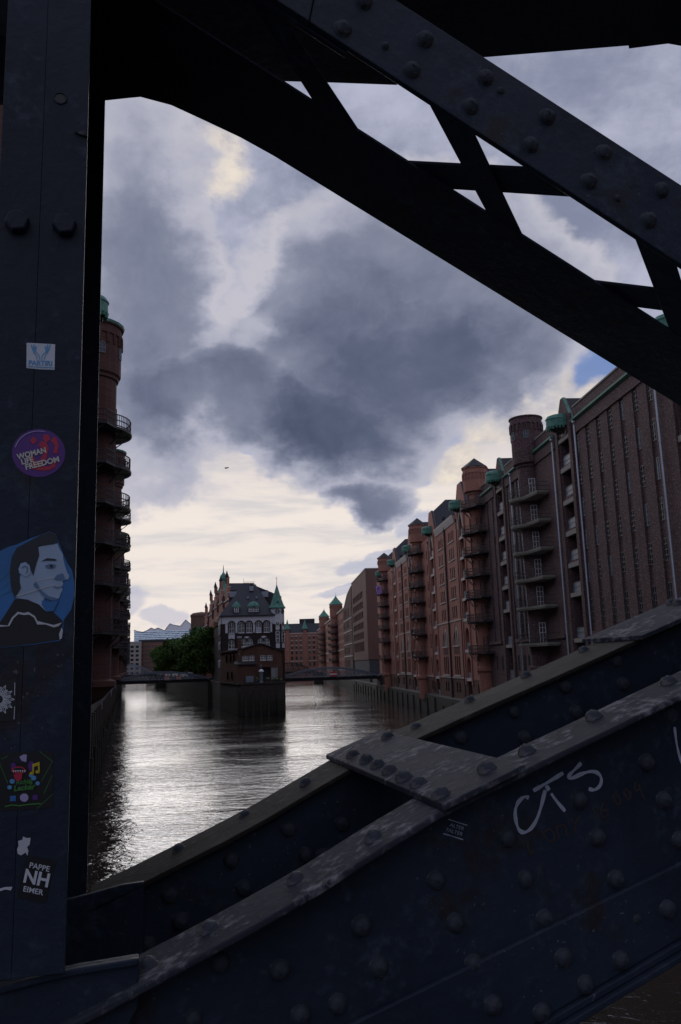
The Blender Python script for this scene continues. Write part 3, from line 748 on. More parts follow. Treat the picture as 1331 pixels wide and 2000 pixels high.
def end_warehouse():
    """the red row that closes the view where the right canal bends"""
    root = thing('brick_warehouse', 'distant orange brick warehouse closing the canal, with four small green turret caps', 'warehouse', (-40, 488, 0), R(3))
    ops = []; W = []
    for k in range(17):
        x = 1.4+k*2.55
        if k % 4 == 2: continue
        for a, b in ((22.2, 23.8), (19.4, 21.2), (16.6, 18.4), (13.6, 15.6), (10.2, 12.4), (6.6, 9.0)): ops.append((x-.6, x+.6, a, b, .4, 'segment', 'window_brown')); W.append((x, a, b))
    w = MB(); facade(w, 0, 44, 0, 26, ops, 'brick_far'); w.box(0, 44, -14, -1, 0, 26, 'brick_far')
    w.v = [(44-x, -y, z) for x, y, z in w.v]; w.build('wall', root)
    for x, a, b in W: put_win(root, 44-x, .3, a, win_mesh(1.15, b-a, 2, 2, 'segment', 'window_brown', 'glass', .12), PI)
    for k in range(18): strip(root, 'pilaster', 44-(.12+k*2.55)-.28, 44-(.12+k*2.55)+.28, -.3, .02, 4, 25.3, 'brick_far')
    for x, a, b in W: strip(root, 'lintel', 44-x-.75, 44-x+.75, -.14, .02, b+.05, b+.4, 'stone_pale') if b > 14 else None
    for k in range(4):
        x = 44-(1.4+(k*4+2)*2.55)
        p = MB(); p.box(x-1.0, x+1.0, -.5, 0, 4, 28.2, 'brick_far'); p.build('bay', root)
        t = MB(); t.lathe([(1.9, 28.2), (1.0, 30), (.05, 34.0)], 8, 'copper_green', x, -.2); t.build('turret_roof', root)
    for z in (9.5, 25.4): strip(root, 'string_course', 0, 44, -.25, .0, z, z+.35, 'stone_pale')
    r = MB(); r.prism([(0, 26), (4.5, 31.5), (9, 31.5), (14, 26)], 0, 44, 'slate', 'x'); r.build('roof', root)
    for a, b in ((14, 23), (31, 34)): strip(root, 'chimney', a, b, 5, 7, 31.5, 34.2, 'slate_dark')
end_warehouse()

# ------------------------------------------------------------------ quay walls
def pile(root, s, y, zt, r=.12):
    mb = MB(); mb.lathe([(r, -1), (r*.95, zt), (r*.5, zt+.05), (0, zt+.05)], 7, 'timber', s, y); return mb
PM = {}
def piles(root, a, b, step, y):
    s = a
    while s < b:
        zt = random.choice((1.7, 2.0, 2.3, 1.4))
        if zt not in PM: PM[zt] = pile(None, 0, 0, zt).mesh('fender_pile')
        link(PM[zt], 'fender_pile', root, (s+random.uniform(-.3, .3), y, 0)); s += step
qr = thing('quay_wall', 'stone quay wall with dark timber piles below the right bank warehouses', 'quay wall', RB_LOC, RB_ROT)
_m = MB(); _m.box(15, 640, .02, .5, -2, 2.5, 'quay_stone'); _m.prism([(.5, 2.5), (.02, 2.72), (.02, 2.5)], 15, 640, 'quay_stone', 'x'); _m.build('stone_face', qr); piles(qr, 60, 250, 6.3, .58)

# ------------------------------------------------------------------ left bank
LB_LOC = (-2.95, 0, 0); LB_ROT = math.atan2(-.969, .247)
def warehouse_left():
    root = thing('brick_warehouse', 'dark red brick warehouse seen edge on along the left bank with stacked round balconies', 'warehouse', LB_LOC, LB_ROT)
    f = 1/.969
    tw = [50, 81, 120, 158, 197, 236, 275]; lg = [42, 60.5, 92, 109, 131, 148, 170, 186]
    ops = []; W = []
    for d in lg:
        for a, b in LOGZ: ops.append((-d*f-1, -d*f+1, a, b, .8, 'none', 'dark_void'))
    for d in [x for x in range(28, 330, 4) if all(abs(x-t) > 3 for t in tw) and all(abs(x-t) > 2.6 for t in lg)]:
        for a, b in WZ: ops.append((-d*f-.4, -d*f+.4, a, b, .25, 'segment', 'glass')); W.append((-d*f, a, b))
    w = MB(); facade(w, -330*f, -24, 2.5, 26, ops, 'brick_dark'); w.box(-330*f, -24, -16, -1.2, 2.5, 26, 'brick_dark')
    w.build('wall', root)
    for x, a, b in W: put_win(root, x, -.2, a, win_mesh(.76, b-a, 2, 2, 'segment', 'white_paint', 'glass', .05))
    r = MB(); r.prism([(.3, 26), (-4, 29), (-12, 29), (-16, 26)], -330*f, -24, 'slate_dark', 'x'); r.build('roof', root)
    for d in lg:
        for a, b in LOGZ: loggia_fill(root, -d*f, a, b, 2.0, .75)
        winch_pod(root, -d*f, 26.5, 1.2)
        gable_roof(root, -d*f, 2.2, 26, 29.3, 29.6, 'brick_dark', 'slate_dark', 6, .2, 'copper_green')
    for i, d in enumerate(tw):
        tower(root, -d*f, .25, 6.9, 25.8, 29.0 if i < 2 else 27, 1.5, 1.75, 'brick_dark', [22.1, 19.7, 17.3, 14.9, 12.5, 9.7], 'copper_rim', 'hanging', 1, 3.0, 2.5)
        pipe(root, -d*f+1.95, .3, 4, 24.5, 'zinc_pipe', .08)
warehouse_left()
ql = thing('quay_wall', 'mossy stone quay wall with timber fenders below the left bank warehouse', 'quay wall', LB_LOC, LB_ROT)
_m = MB(); _m.box(-560, -10, -.5, .05, -2, 5.0, 'quay_stone')
for k in range(70): _m.box(-24-k*3.6-.35, -24-k*3.6+.35, .05, .32, -1, 4.4, 'quay_stone')
_m.build('stone_face', ql); piles(ql, -240, -40, 5.1, .55)
# ------------------------------------------------------------------ the island
IS_LOC = (-13.3, 131.5, 0); IS_ROT = R(6.5)
def to_is(x, y):
    c, s = cos(IS_ROT), sin(IS_ROT); dx, dy = x-IS_LOC[0], y-IS_LOC[1]; return (dx*c+dy*s, -dx*s+dy*c)
ISL = [(-3.0, 0), (3.9, -.1), to_is(-13.9, 186), to_is(-46, 560), to_is(-132, 560), to_is(-85.8, 392.8), to_is(-30.5, 190), (-6.95, 22)]
iq = thing('quay_wall', 'dark stone quay round the tip of the island with a worn stair edge', 'quay wall', IS_LOC, IS_ROT)
_m = MB(); _m.prism(ISL, -2, 4.75, 'quay_stone', 'z'); _m.build('stone_face', iq)
_m = MB(); _m.prism([(x*1.0, y) for x, y in [(-3.12, -.14), (4.02, -.24), (4.1, .5), (-3.3, .5)]], 4.75, 4.98, 'quay_stone', 'z')
_m.prism([(-3.2, 0), (-3.0, 0), (-6.9, 22), (-7.15, 22)], 4.75, 4.95, 'quay_stone', 'z'); _m.build('coping', iq)
_m = MB()
for k in range(9): _m.box(2.6+.0*k, 3.75, -.2-.28*(8-k)*.55, -.05, -1, .9+.42*k, 'quay_stone')
_m.build('stair', iq)
for k in range(34):
    t = k/33; a = Vector((-3.05, 1)).lerp(Vector(to_is(-30.6, 189.5)), t)
    zt = (3.6, 4.2, 4.4)[k % 3]
    _p = MB(); _p.lathe([(.17, -1), (.16, zt), (0, zt+.05)], 7, 'timber', a.x-.12, a.y); _p.build('fender_pile', iq)
for x in (-2.2, -1.1, .1, 1.3): strip(iq, 'fender_pile', x-.14, x+.14, -.26, -.02, -1, 3.9, 'timber')
_m = MB(); _m.prism([(x, y) for x, y in ISL], 4.75, 4.76, 'paving', 'z'); o = _m.build('pavement', None); o.location = Vector(IS_LOC)*K; o.rotation_euler = (0, 0, IS_ROT); tag(o, kind='structure')

def isl_front(root, a, b, z0, z1, y, ops, mat, name='wall'):
    """front facing the camera (local -y): build it mirrored so that outward is -y"""
    m = MB(); facade(m, -b, -a, z0, z1, [(-q, -p, c, d, dep, ar, bk) for p, q, c, d, dep, ar, bk in ops], mat)
    m.v = [(-x, y-yy, z) for x, yy, z in m.v]; return m
D22 = 1.077
def wx(x): return -1.65+(x+1.65)*D22
def wz(z): return 7.5+(z-7.5)*D22
def water_house():
    root = thing('canal_house', 'turreted brick and white plaster house on the island tip with a green pointed turret roof', 'house', IS_LOC, IS_ROT)
    YF = 22.0
    XL, XR = wx(-6.4), wx(4.3)
    zb, ze = wz(14.75), wz(16.0)
    ops = []; W = []
    for a, b in ((-5.0, -4.1), (-3.4, -2.42), (-2.1, -1.12), (-.48, .48), (.9, 1.82)):
        ops.append((wx(a), wx(b), wz(13.15), zb+.28, .22, 'round', 'glass')); W.append((wx(a), wx(b), wz(13.15), zb+.28, 'round', 2, 2))
    lowo = [(-5.1, -4.12, 10.5, 12.05), (-3.0, -2.05, 10.9, 12.15), (-1.95, -1.0, 10.9, 12.15), (-.15, .8, 10.9, 12.15), (.88, 1.83, 10.9, 12.15)]
    for a, b, c, d in lowo: ops.append((wx(a), wx(b), wz(c), wz(d), .22, 'round', 'glass')); W.append((wx(a), wx(b), wz(c), wz(d), 'round', 2, 2))
    lo = [o for o in ops]
    m = isl_front(root, XL, wx(2.75), 4.7, zb-.05, YF, [(a, b, c, min(d, zb-.05), dep, 'none' if d > zb-.06 else ar, bk) for a, b, c, d, dep, ar, bk in ops], 'brick_black')
    # side towards the left canal and the body
    m.prism([(XL, YF), (XL+.3, YF), (XL+.3, 50), (wx(-7.25)-1.6, 50), (wx(-7.2), 33)], 4.7, zb-.05, 'brick_black', 'z')
    m.prism([(XL+.3, YF+1), (wx(2.75), YF+1), (4.8, 26), (5.2, 50), (-7, 50)], 4.7, zb-.05, 'brick_black', 'z')
    m.build('wall', root)
    m = isl_front(root, XL, wx(2.75), zb-.05, ze, YF-.04, [(a, b, zb-.6, d, dep, 'round', bk) for a, b, c, d, dep, ar, bk in ops[:5]], 'render_white')
    m.prism([(XL, YF-.04), (XL+.3, YF-.04), (XL+.3, 34), (wx(-7.2), 33)], zb-.05, ze, 'render_white', 'z')
    m.prism([(XL+.4, YF+1), (wx(2.75), YF+1), (4.8, 26), (5.2, 50), (-7, 50)], zb-.05, ze, 'render_white', 'z'); m.build('plaster_band', root)
    for a, b, c, d, ar, nx, nz in W: put_win(root, (a+b)/2, YF+.12, c, win_mesh(b-a-.04, d-c-.03, nx, nz, ar, 'white_paint', 'glass', .062), PI)
    put_win(root, (W[3][0]+W[3][1])/2, YF+.05, W[3][2]+.02, win_mesh(.8, .95, 2, 1, 'none', 'white_paint', 'glass_pale', .07), PI)
    for a, b, c, d, ar, nx, nz in W:
        ah = MB(); r = (b-a)/2; z0 = d-r
        for i in range(9):
            t0, t1 = PI*i/9, PI*(i+1)/9; xm = (a+b)/2
            ah.bar((xm-(r+.12)*cos(t0), YF-.06, z0+(r+.12)*sin(t0)), (xm-(r+.12)*cos(t1), YF-.06, z0+(r+.12)*sin(t1)), .06, 'brick_black', .22)
        ah.build('arch', root)
        strip(root, 'sill', a-.08, b+.08, YF-.1, YF+.02, c-.1, c, 'white_paint')
    for a, b in ((-5.62, -5.2), (-3.9, -3.58), (-.92, -.62), (1.98, 2.3)): strip(root, 'plaster_panel', wx(a), wx(b), YF-.035, YF+.02, wz(13.15), zb-.1, 'render_white')
    strip(root, 'plaster_panel', wx(-5.08), wx(-4.05), YF-.035, YF+.02, wz(12.1), wz(12.95), 'render_white')
    for xm in (-2.0, .85):
        p = MB(); p.prism([(wx(xm)-.75, wz(12.1)), (wx(xm)+.75, wz(12.1)), (wx(xm)+.45, wz(12.45)), (wx(xm), wz(12.55)), (wx(xm)-.45, wz(12.45))], YF-.075, YF+.02, 'render_white'); p.build('plaster_panel', root)
    # windows of the long left side
    for k in range(5):
        t = .12+.17*k; x = XL+(wx(-7.2)-XL)*t-.03; y = YF+11*t
        for c, h in ((13.4, 1.5), (10.7, 1.4), (7.4, 1.4)): put_win(root, x, y, c, win_mesh(.6, h, 1, 2, 'round', 'white_paint', 'glass', .07), PI/2)
    # roof
    zr = 23.0; xa, xb = -2.55, -.3
    r = MB(); e0, e1 = XL-.25, wx(2.9); yb = 30
    r.face([(e0, YF-.35, ze+.12), (e1, YF-.35, ze+.12), (xb, 28, zr), (xa, 28, zr)], 'slate')
    r.face([(e0, YF-.35, ze+.12), (xa, 28, zr), (xa, 36, zr), (wx(-7.35)-1, 40, ze+.12)], 'slate')
    r.face([(e1, YF-.35, ze+.12), (5.2, 40, ze+.12), (xb, 36, zr), (xb, 28, zr)], 'slate')
    r.face([(xa, 28, zr), (xb, 28, zr), (xb, 36, zr), (xa, 36, zr)], 'slate')
    r.box(e0-.05, e1, YF-.4, YF-.05, ze-.06, ze+.12, 'slate_dark')
    r.prism([(-5.8, ze), (-5.2, 21.9), (2.9, 21.9), (4.4, ze)], 33, 50, 'slate')
    rf = r.build('roof', root)
    rail = MB(); railing_on(rail, [(xa+.05, 28.1), (xb-.05, 28.1)], zr, .55, .22, 'iron'); rail.bar((xa, 28.1, zr), (xa, 28.1, zr+1.2), .05, 'iron'); rail.build('roof_railing', root)
    for x0, x1, y, z0, z1 in ((-5.3, -4.0, 32, 17, 22.3), (1.0, 2.15, 32, 17, 22.2)):
        c = MB(); c.box(x0, x1, y, y+1.2, z0, z1-1.35, 'brick_black'); c.box(x0-.06, x1+.06, y-.06, y+1.26, z1-1.35, z1-.25, 'lead_grey'); c.box(x0, x1, y, y+1.2, z1-.25, z1, 'brick_black'); c.build('chimney', root)
    c = MB(); c.box(-1.4, -.75, 26.3, 27.2, 19.2, 21.6, 'brick_black'); c.box(-1.46, -.7, 26.2, 27.3, 21.6, 22.5, 'lead_grey'); c.box(-1.3, -.85, 26.4, 27.1, 22.5, 22.9, 'brick_black'); c.build('chimney', root)
    for xc, w, n in ((wx(-3.72), 1.15, 1), (wx(-.82), 1.9, 2)):
        d = MB(); z0 = wz(16.55); z1 = wz(17.55)
        d.box(xc-w/2, xc+w/2, 22.05, 25, z0, z1, 'slate_dark'); dm = d.build('dormer', root)
        hd = MB(); hd.lathe([(w/2+.24, -.06), (w/2+.24, .06), (w/2+.14, .3), (w/2*.95, .56), (w/2*.62, .80), (.14, .95), (.03, 1.0), (.02, 1.35)], 14, 'copper_green', 0, 0, 0, 2*PI, 1, .75)
        hd.v = [(x+xc, y+22.45, z+z1) for x, y, z in hd.v]; hd.build('hood', dm)
        for k in range(n):
            link(win_mesh(.82, .85, 2, 2, 'none', 'white_paint', 'glass', .08), 'window', dm, (xc+(k-(n-1)/2)*.92, 22.02, z0+.1), PI)
    for x in (wx(-1.75), wx(-.25)): strip(root, 'skylight', x-.14, x+.14, 24.6, 25.2, 20.0, 20.4, 'lead_grey')
    # round corner turret
    tx, ty, tr = wx(3.22), 22.9, 1.28
    t = MB(); t.lathe([(tr, 4.7), (tr, wz(14.5))], 20, 'brick_black', tx, ty)
    t.lathe([(tr+.02, wz(14.5)), (tr+.02, wz(17.1)), (tr+.12, wz(17.25))], 20, 'render_white', tx, ty); tw = t.build('turret', root)
    rf = MB(); rf.lathe([(tr+.28, wz(17.15)), (tr+.3, wz(17.3)), (tr*.98, wz(17.75)), (tr*.55, wz(19.2)), (.05, wz(21.3)), (.03, wz(22.4))], 12, 'copper_green', tx, ty); rf.build('roof', tw)
    sp = MB(); sp.bar((tx, ty, wz(21.3)), (tx, ty, wz(22.7)), .05, 'iron'); sp.bar((tx-.25, ty, wz(22.3)), (tx+.2, ty, wz(22.3)), .05, 'iron'); sp.build('weather_vane', tw)
    for ang in (-90, -40):
        a = R(ang); px, py = tx+(tr+.01)*cos(a), ty+(tr+.01)*sin(a)
        rw = MB(); rw.lathe([(0, 0), (.34, 0), (.4, .02), (.46, .02), (.46, 0)], 16, 'glass', 0, 0)
        rw.lathe([(.36, .03), (.46, .05), (.48, .0)], 16, 'iron_blue', 0, 0); rw.bar((-.36, 0, .03), (.36, 0, .03), .06, 'iron_blue'); rw.bar((0, -.36, .03), (0, .36, .03), .06, 'iron_blue')
        o = rw.build('round_window', tw); o.location = Vector((px, py, wz(16.6)))*K; o.rotation_euler = (PI/2, 0, a+PI/2)
        link(win_mesh(.66, wz(13.3)-wz(11.4), 1, 3, 'none', 'white_paint', 'glass', .085), 'window', tw, (px, py, wz(11.4)), a-PI/2)
        link(win_mesh(.66, .75, 1, 1, 'round', 'white_paint', 'glass', .085), 'window', tw, (px, py, wz(14.2)), a-PI/2)
        for z0, z1 in ((10.45, 11.2), (13.5, 14.1)):
            p = MB(); p.box(-.36, .36, 0, .05, wz(z0), wz(z1), 'render_white'); o = p.build('plaster_panel', tw); o.location = Vector((px, py, 0))*K; o.rotation_euler = (0, 0, a-PI/2)
    dr = MB(); dr.lathe([(0, 0), (.2, 0), (.2, .1)], 10, 'iron', 0, 0); o = dr.build('roof_hatch', tw); o.location = Vector((tx+.1, ty-tr*.85, wz(18.2)))*K; o.rotation_euler = (R(60), 0, 0)
    return root
water_house()

def annex():
    root = thing('brick_annex', 'low gabled brick shed in front of the turreted house on the quay', 'shed', IS_LOC, IS_ROT)
    ops = []; W = []
    for a, b in ((-2.75, -1.9), (-1.7, -.85), (.12, .98), (1.2, 2.05)): ops.append((a, b, 8.45, 9.2, .15, 'none', 'glass')); W.append((a, b, 8.45, 9.2))
    ops.append((.0, 1.75, 5.0, 7.3, .5, 'none', 'dark_void')); ops.append((1.85, 2.75, 5.3, 7.25, .1, 'none', 'wood_grey'))
    m = isl_front(root, -3.35, 3.8, 4.75, 9.85, 4, ops, 'brick_annex')
    m.prism([(-3.35, 9.85), (3.8, 9.85), (.1, 11.05), (-2.6, 10.25), (-3.35, 10.2)], 4, 4.25, 'brick_annex')
    m.prism([(-3.35, 4.0), (-6.85, 21.9), (-6.6, 21.9), (-3.1, 4.3)], 4.75, 10.15, 'brick_annex', 'z')
    m.box(3.6, 3.8, 4, 21.9, 4.75, 9.85, 'brick_annex')
    m.build('wall', root)
    for a, b, c, d in W:
        put_win(root, (a+b)/2, 4.08, c, win_mesh(b-a-.03, d-c-.02, 3, 2, 'none', 'white_paint', 'glass', .055), PI)
        strip(root, 'sill', a-.06, b+.06, 3.93, 4.05, c-.1, c, 'white_paint')
    r = MB()
    r.face([(.1, 3.8, 11.15), (4.05, 3.8, 9.82), (4.05, 21.9, 9.82), (.1, 21.9, 11.15)], 'slate_dark')
    r.face([(.1, 3.8, 11.15), (.1, 21.9, 11.15), (-7.1, 21.9, 10.15), (-3.55, 3.8, 10.15)], 'slate_dark')
    r.bar((.1, 3.8, 11.1), (4.05, 3.8, 9.8), .2, 'slate_dark'); r.bar((.1, 3.8, 11.1), (-3.55, 3.8, 10.1), .2, 'slate_dark'); r.bar((-3.5, 3.9, 10.12), (-7.05, 21.8, 10.12), .22, 'slate_dark')
    r.build('roof', root)
    c = MB(); c.box(-3.5, -2.85, 3.7, 4.3, 8, 12.0, 'brick_annex'); c.box(-3.56, -2.8, 3.64, 4.36, 12.0, 12.35, 'lead_grey'); c.build('chimney', root)
    pipe(root, -3.2, 3.85, 8.0, 9.2, 'lead_grey', .07)
    l = MB(); l.box(-3.5, -.6, 2.2, 4.0, 4.75, 7.75, 'brick_annex'); l.prism([(1.9, 7.75), (4.0, 8.2), (4.0, 8.35), (1.9, 7.92)], -4.0, -.45, 'slate_dark', 'x'); l.build('lean_to', root)
    for y, z in ((8, 8.3), (11, 8.3), (15, 8.3), (10, 5.5), (14, 5.5)):
        x = -3.35-(y-4)*.1955; put_win(root, x-.02, y, z, win_mesh(1.1, 1.3, 2, 2, 'segment', 'window_brown', 'glass', .07), PI/2+R(-11))
    strip(root, 'door_leaf', 2.75, 2.85, 3.5, 4.0, 5.0, 7.2, 'lead_grey')
annex()

lc = thing('harbour_light', 'slate blue round column with a pale domed cap at the quay edge', 'harbour light', (IS_LOC[0]+.15, IS_LOC[1]+.4, 4.9))
_m = MB(); _m.lathe([(.36, 0), (.3, .12), (.27, .3), (.3, 1.55), (.36, 1.72)], 14, 'iron_blue', 0, 0); _m.build('column', lc, True)
_m = MB(); _m.lathe([(.42, 1.72), (.42, 1.78), (.34, 1.95), (.16, 2.1), (0, 2.14)], 14, 'white_paint', 0, 0); _m.build('cap', lc, True)
_m = MB(); _m.lathe([(.05, 2.1), (.05, 2.55), (.11, 2.6), (.11, 2.75), (0, 2.82)], 8, 'iron_blue', 0, 0); _m.build('lantern', lc)
fn = thing('quay_railing', 'thin dark iron railing along the island tip', 'railing', IS_LOC, IS_ROT)
_m = MB(); railing_on(_m, [(-2.9, .5), (-.5, .3), (3.7, .2), (3.8, 3)], 4.98, .75, .3, 'iron'); _m.build('rails', fn)
_m = MB(); _m.box(-2.2, -1.0, 1.6, 1.7, 4.98, 6.0, 'glass_pale'); _m.box(-2.3, -.9, 1.55, 1.75, 4.95, 5.05, 'iron'); _m.box(-2.3, -2.2, 1.55, 1.75, 5, 6.05, 'iron'); _m.box(-1.0, -.9, 1.55, 1.75, 5, 6.05, 'iron')
o = _m.build('glass_screen', None); o.location = Vector(IS_LOC)*K; o.rotation_euler = (0, 0, IS_ROT); tag(o, 'glass wind screen in an iron frame on the terrace of the brick shed', 'wind screen')
for k, (x, y) in enumerate(((-.35, 1.4), (1.2, 1.5), (2.35, 1.1), (3.05, 1.3))):
    b = thing('planter', ('low dark planter with pale blooms left of the harbour light', 'low planter with pale blooms in front of the dark shed door', 'planter with pale blooms in front of the grey door leaf', 'planter with pale blooms nearest the stair edge of the quay')[k], 'planter', (IS_LOC[0]+x*cos(IS_ROT)-y*sin(IS_ROT), IS_LOC[1]+y*cos(IS_ROT)+x*sin(IS_ROT), 4.76), IS_ROT, 'planters on the quay terrace')
    _m = MB(); _m.prism([(-.3, 0), (.3, 0), (.36, .5), (-.36, .5)], -.25, .25, 'timber'); _m.build('box', b)
    _m = MB()
    for i in range(24):
        px, py, pz = random.uniform(-.34, .34), random.uniform(-.25, .25), .5+random.random()*.45
        _m.bar((px, py, .45), (px*1.1, py*1.1, pz), .03, 'leaf'); _m.box(px-.07, px+.07, py-.07, py+.07, pz, pz+.1, random.choice(('leaf', 'leaf', 'print_offwhite')))
    _m.build('plants', b)

# ------------------------------------------------------------------ the gabled street behind, round tower
def gothic_house(d, w, h, label, spire=False):
    # line of fronts facing the left canal; d = distance along it
    ax = Vector((-.242, .970)); p0 = Vector((-24, 177)); p = p0+ax*(d+w)
    root = thing('gabled_house', label, 'house', (p.x, p.y, 4.7), math.atan2(ax.y, ax.x), 'gabled brick houses behind the trees')
    ops = []; W = []
    n = max(2, int(w/2.4))
    for k in range(n):
        x = -w+w*(k+.5)/n
        for z in (2.4, 5.6, 8.8, 12.0):
            ops.append((x-.5, x+.5, z, z+2.0, .25, 'point', 'glass')); W.append((x, z))
    m = MB(); facade(m, -w, 0, 0, h, ops, 'brick_red'); m.box(-w, 0, -11, -1, 0, h, 'brick_red')
    m.face([(-w, 0, 0), (-w, -1, 0), (-w, -1, h), (-w, 0, h)], 'brick_red')
    m.build('wall', root)
    for x, z in W: put_win(root, x, -.15, z, win_mesh(.95, 1.95, 2, 2, 'point', 'stone_pale', 'glass', .09))
    for z in (5.1, 8.3, 11.5, h-.4): string_course(root, -w, 0, z, 'stone_pale', .3, .22)
    g = MB(); a = -w*.72; b = -w*.22; c = (a+b)/2; hh = 4.8
    st = [(a, h), (b, h), (b, h+1.2), (b-.5, h+1.2), (b-.5, h+2.5), (c+.5, h+2.5), (c+.5, h+hh), (c-.5, h+hh), (c-.5, h+2.5), (a+.5, h+2.5), (a+.5, h+1.2), (a, h+1.2)]
    g.prism(st, -.5, .12, 'brick_red')
    for x, z in ((a+.2, h+1.2), (b-.2, h+1.2), (c, h+hh), (a+.9, h+2.5), (b-.9, h+2.5)): g.box(x-.26, x+.26, -.6, .2, z, z+.18, 'stone_pale')
    go = g.build('gable', root)
    for x, z in ((-.3, h-1), (-w+.3, h-1), (c, h+hh-.6)):
        p_ = MB(); z -= .7; p_.box(x-.3, x+.3, -.33, .29, z, z+1.5, 'brick_dark'); p_.lathe([(.52, z+1.5), (.44, z+1.7), (.16, z+2.5), (.05, z+2.9)], 6, 'brick_black', x, 0); p_.build('pinnacle', root)
    r = MB(); r.prism([(-.2, h), (-5.5, h+2.3), (-11, h)], -w, 0, 'slate', 'x')
    r.prism([(a+.2, h+.5), (b-.2, h+.5), (c, h+3.6)], -6, -.45, 'copper_green' if d in (14, 41) else 'slate'); r.build('roof', root)
    if spire:
        s = MB(); s.lathe([(1.5, h-1), (1.5, h+3.2), (1.75, h+3.4)], 8, 'brick_red', -w*.5, -2); s.lathe([(1.8, h+3.4), (1.2, h+4.8), (.7, h+5.6), (.6, h+6.4), (.95, h+7.1), (.75, h+7.9), (.15, h+8.8), (.05, h+10.6)], 10, 'copper_green', -w*.5, -2); s.build('spire', root)
    return root
gothic_house(0, 13, 17.5, 'gothic brick house with stepped gable just behind the turreted house', False)
gothic_house(14, 13, 18.0, 'gothic brick house with stepped gable between its neighbour and the onion spire', False)
gothic_house(28, 12, 17.8, 'gothic brick house carrying the green onion shaped spire', True)
gothic_house(41, 13, 17.0, 'gothic brick house with pinnacles beyond the onion spire', False)
gothic_house(55, 16, 14.8, 'lowest gothic brick house at the end of the gabled row', False)
_p = at_y(394, 1240, 275)
rt = thing('drum_tower', 'plain brown round drum rising behind the gabled houses', 'tower', (_p.x, _p.y, 4.7))
_m = MB(); _m.lathe([(3.5, 0), (3.5, 19.2), (3.65, 19.3), (3.65, 20.0), (2.8, 20.6), (0, 21)], 22, 'brick_modern', 0, 0); _m.build('wall', rt)
_m = MB(); _m.prism([(-3.5, 11), (3.5, 11), (1.5, 15.5), (-.5, 15.5)], -4, 3, 'copper_green'); o = _m.build('roof', None); o.name = 'green_roof'; o.parent = rt; o.location = (.5*K, -9*K, 0)

# ------------------------------------------------------------------ trees
LEAFM = []
def leaf_mesh(seed, n, rx, rz):
    rnd = random.Random(seed); mb = MB(); cl = []
    for i in range(46):
        while True:
            p = Vector((rnd.uniform(-1, 1), rnd.uniform(-1, 1), rnd.uniform(-1, 1)))
            if p.length < 1 and p.length > .15: break
        cl.append((Vector((p.x*rx*.88, p.y*rx*.88, p.z*rz*.9)), rnd.uniform(.16, .38)*rx))
    for i in range(n):
        c, r = rnd.choice(cl); d = Vector((rnd.gauss(0, 1), rnd.gauss(0, 1), rnd.gauss(0, .8))).normalized()*r*rnd.uniform(.6, 1.22)
        p = c+d; s = rnd.uniform(.17, .36); u = Vector((rnd.gauss(0, 1), rnd.gauss(0, 1), rnd.gauss(0, .6))).normalized(); v = u.orthogonal().normalized()
        v = (v+u.cross(v)*rnd.uniform(-1, 1)).normalized()
        mb.face([p-u*s, p+v*s*.5, p+u*s, p-v*s*.5], 'leaf')
    return mb.mesh('crown')
def tree(x, y, h, rx, label, seed):
    t = thing('street_tree', label, 'tree', (x, y, 4.75), random.uniform(0, 6), 'trees along the island quay')
    tm = MB(); tm.lathe([(.34, 0), (.24, .6), (.2, 3.0), (.13, h*.55), (.05, h*.8)], 8, 'trunk_bark', 0, 0)
    for k in range(7):
        a = k*2.4; z = 2.6+k*.55; tm.tube([(0, 0, z), (cos(a)*rx*.35, sin(a)*rx*.35, z+1.6), (cos(a)*rx*.7, sin(a)*rx*.7, z+3.0)], .07, 'trunk_bark', 5)
    tm.build('trunk', t)
    link(LEAFM[seed % 3], 'crown', t, (0, 0, h*.55), seed*1.7).scale = (rx/4.0, rx/4.0, h/11.6)
for k in range(3): LEAFM.append(leaf_mesh(31+k, 12000, 4.0, 5.4))
TL = ['leafy green tree nearest the turreted house', 'second leafy tree counted away from the turreted house', 'tall leafy tree above the parked white van', 'tall leafy tree just past the white van', 'leafy tree in the middle of the quay row',
      'leafy tree behind the crown of the left bridge', 'leafy tree second from the far end of the quay row', 'leafy tree at the far end of the quay row']
for k, Y in enumerate((181, 199, 219, 242, 268, 300, 338, 385)):
    x = 17.4-.255*Y+2.6-(Y-180)*.022
    tree(x, Y, 12.2+(k % 3)*.5+k*.2, 5.0+k*.26, TL[k], k)

# vehicles under the trees
def van(x, y, rz, label, mat, kind):
    v = thing(kind, label, 'van' if kind == 'delivery_van' else 'car', (x, y, 4.78), rz)
    L, Wd, H = (3.8, 1.4, 1.65) if kind == 'delivery_van' else (3.0, 1.25, 1.02)
    m = MB()
    prof = [(0, .22), (L, .22), (L, .85), (L-.18, .95), (L-.75, H), (.08, H), (0, H-.1)] if kind == 'delivery_van' else [(0, .2), (L, .2), (L, .5), (L-.75, .62), (L-1.15, H), (.55, H), (.1, .62), (0, .55)]
    m.prism(prof, -Wd/2, Wd/2, mat); bevel(m.build('body', v), .05)
    g = MB()
    for sg in (-1, 1):
        y0 = sg*(Wd/2+.005)
        for a, b in ((L-1.55, L-.9),) if kind == 'delivery_van' else ((.65, 1.2), (1.28, L-1.2)): g.prism([(a, H*.62), (b+.2, H*.62), (b-.02, H*.92), (a, H*.92)], y0-.006, y0+.006, 'glass')
    g.build('side_window', v)
    for x_ in (.65, L-.65):
        for sg in (-1, 1):
            w = MB(); w.lathe([(0, -.08), (.27, -.08), (.29, -.04), (.29, .04), (.27, .08), (0, .08)], 14, 'tyre', 0, 0); o = w.build('wheel', v); o.location = Vector((x_, sg*Wd/2, .28))*K; o.rotation_euler = (PI/2, 0, 0)
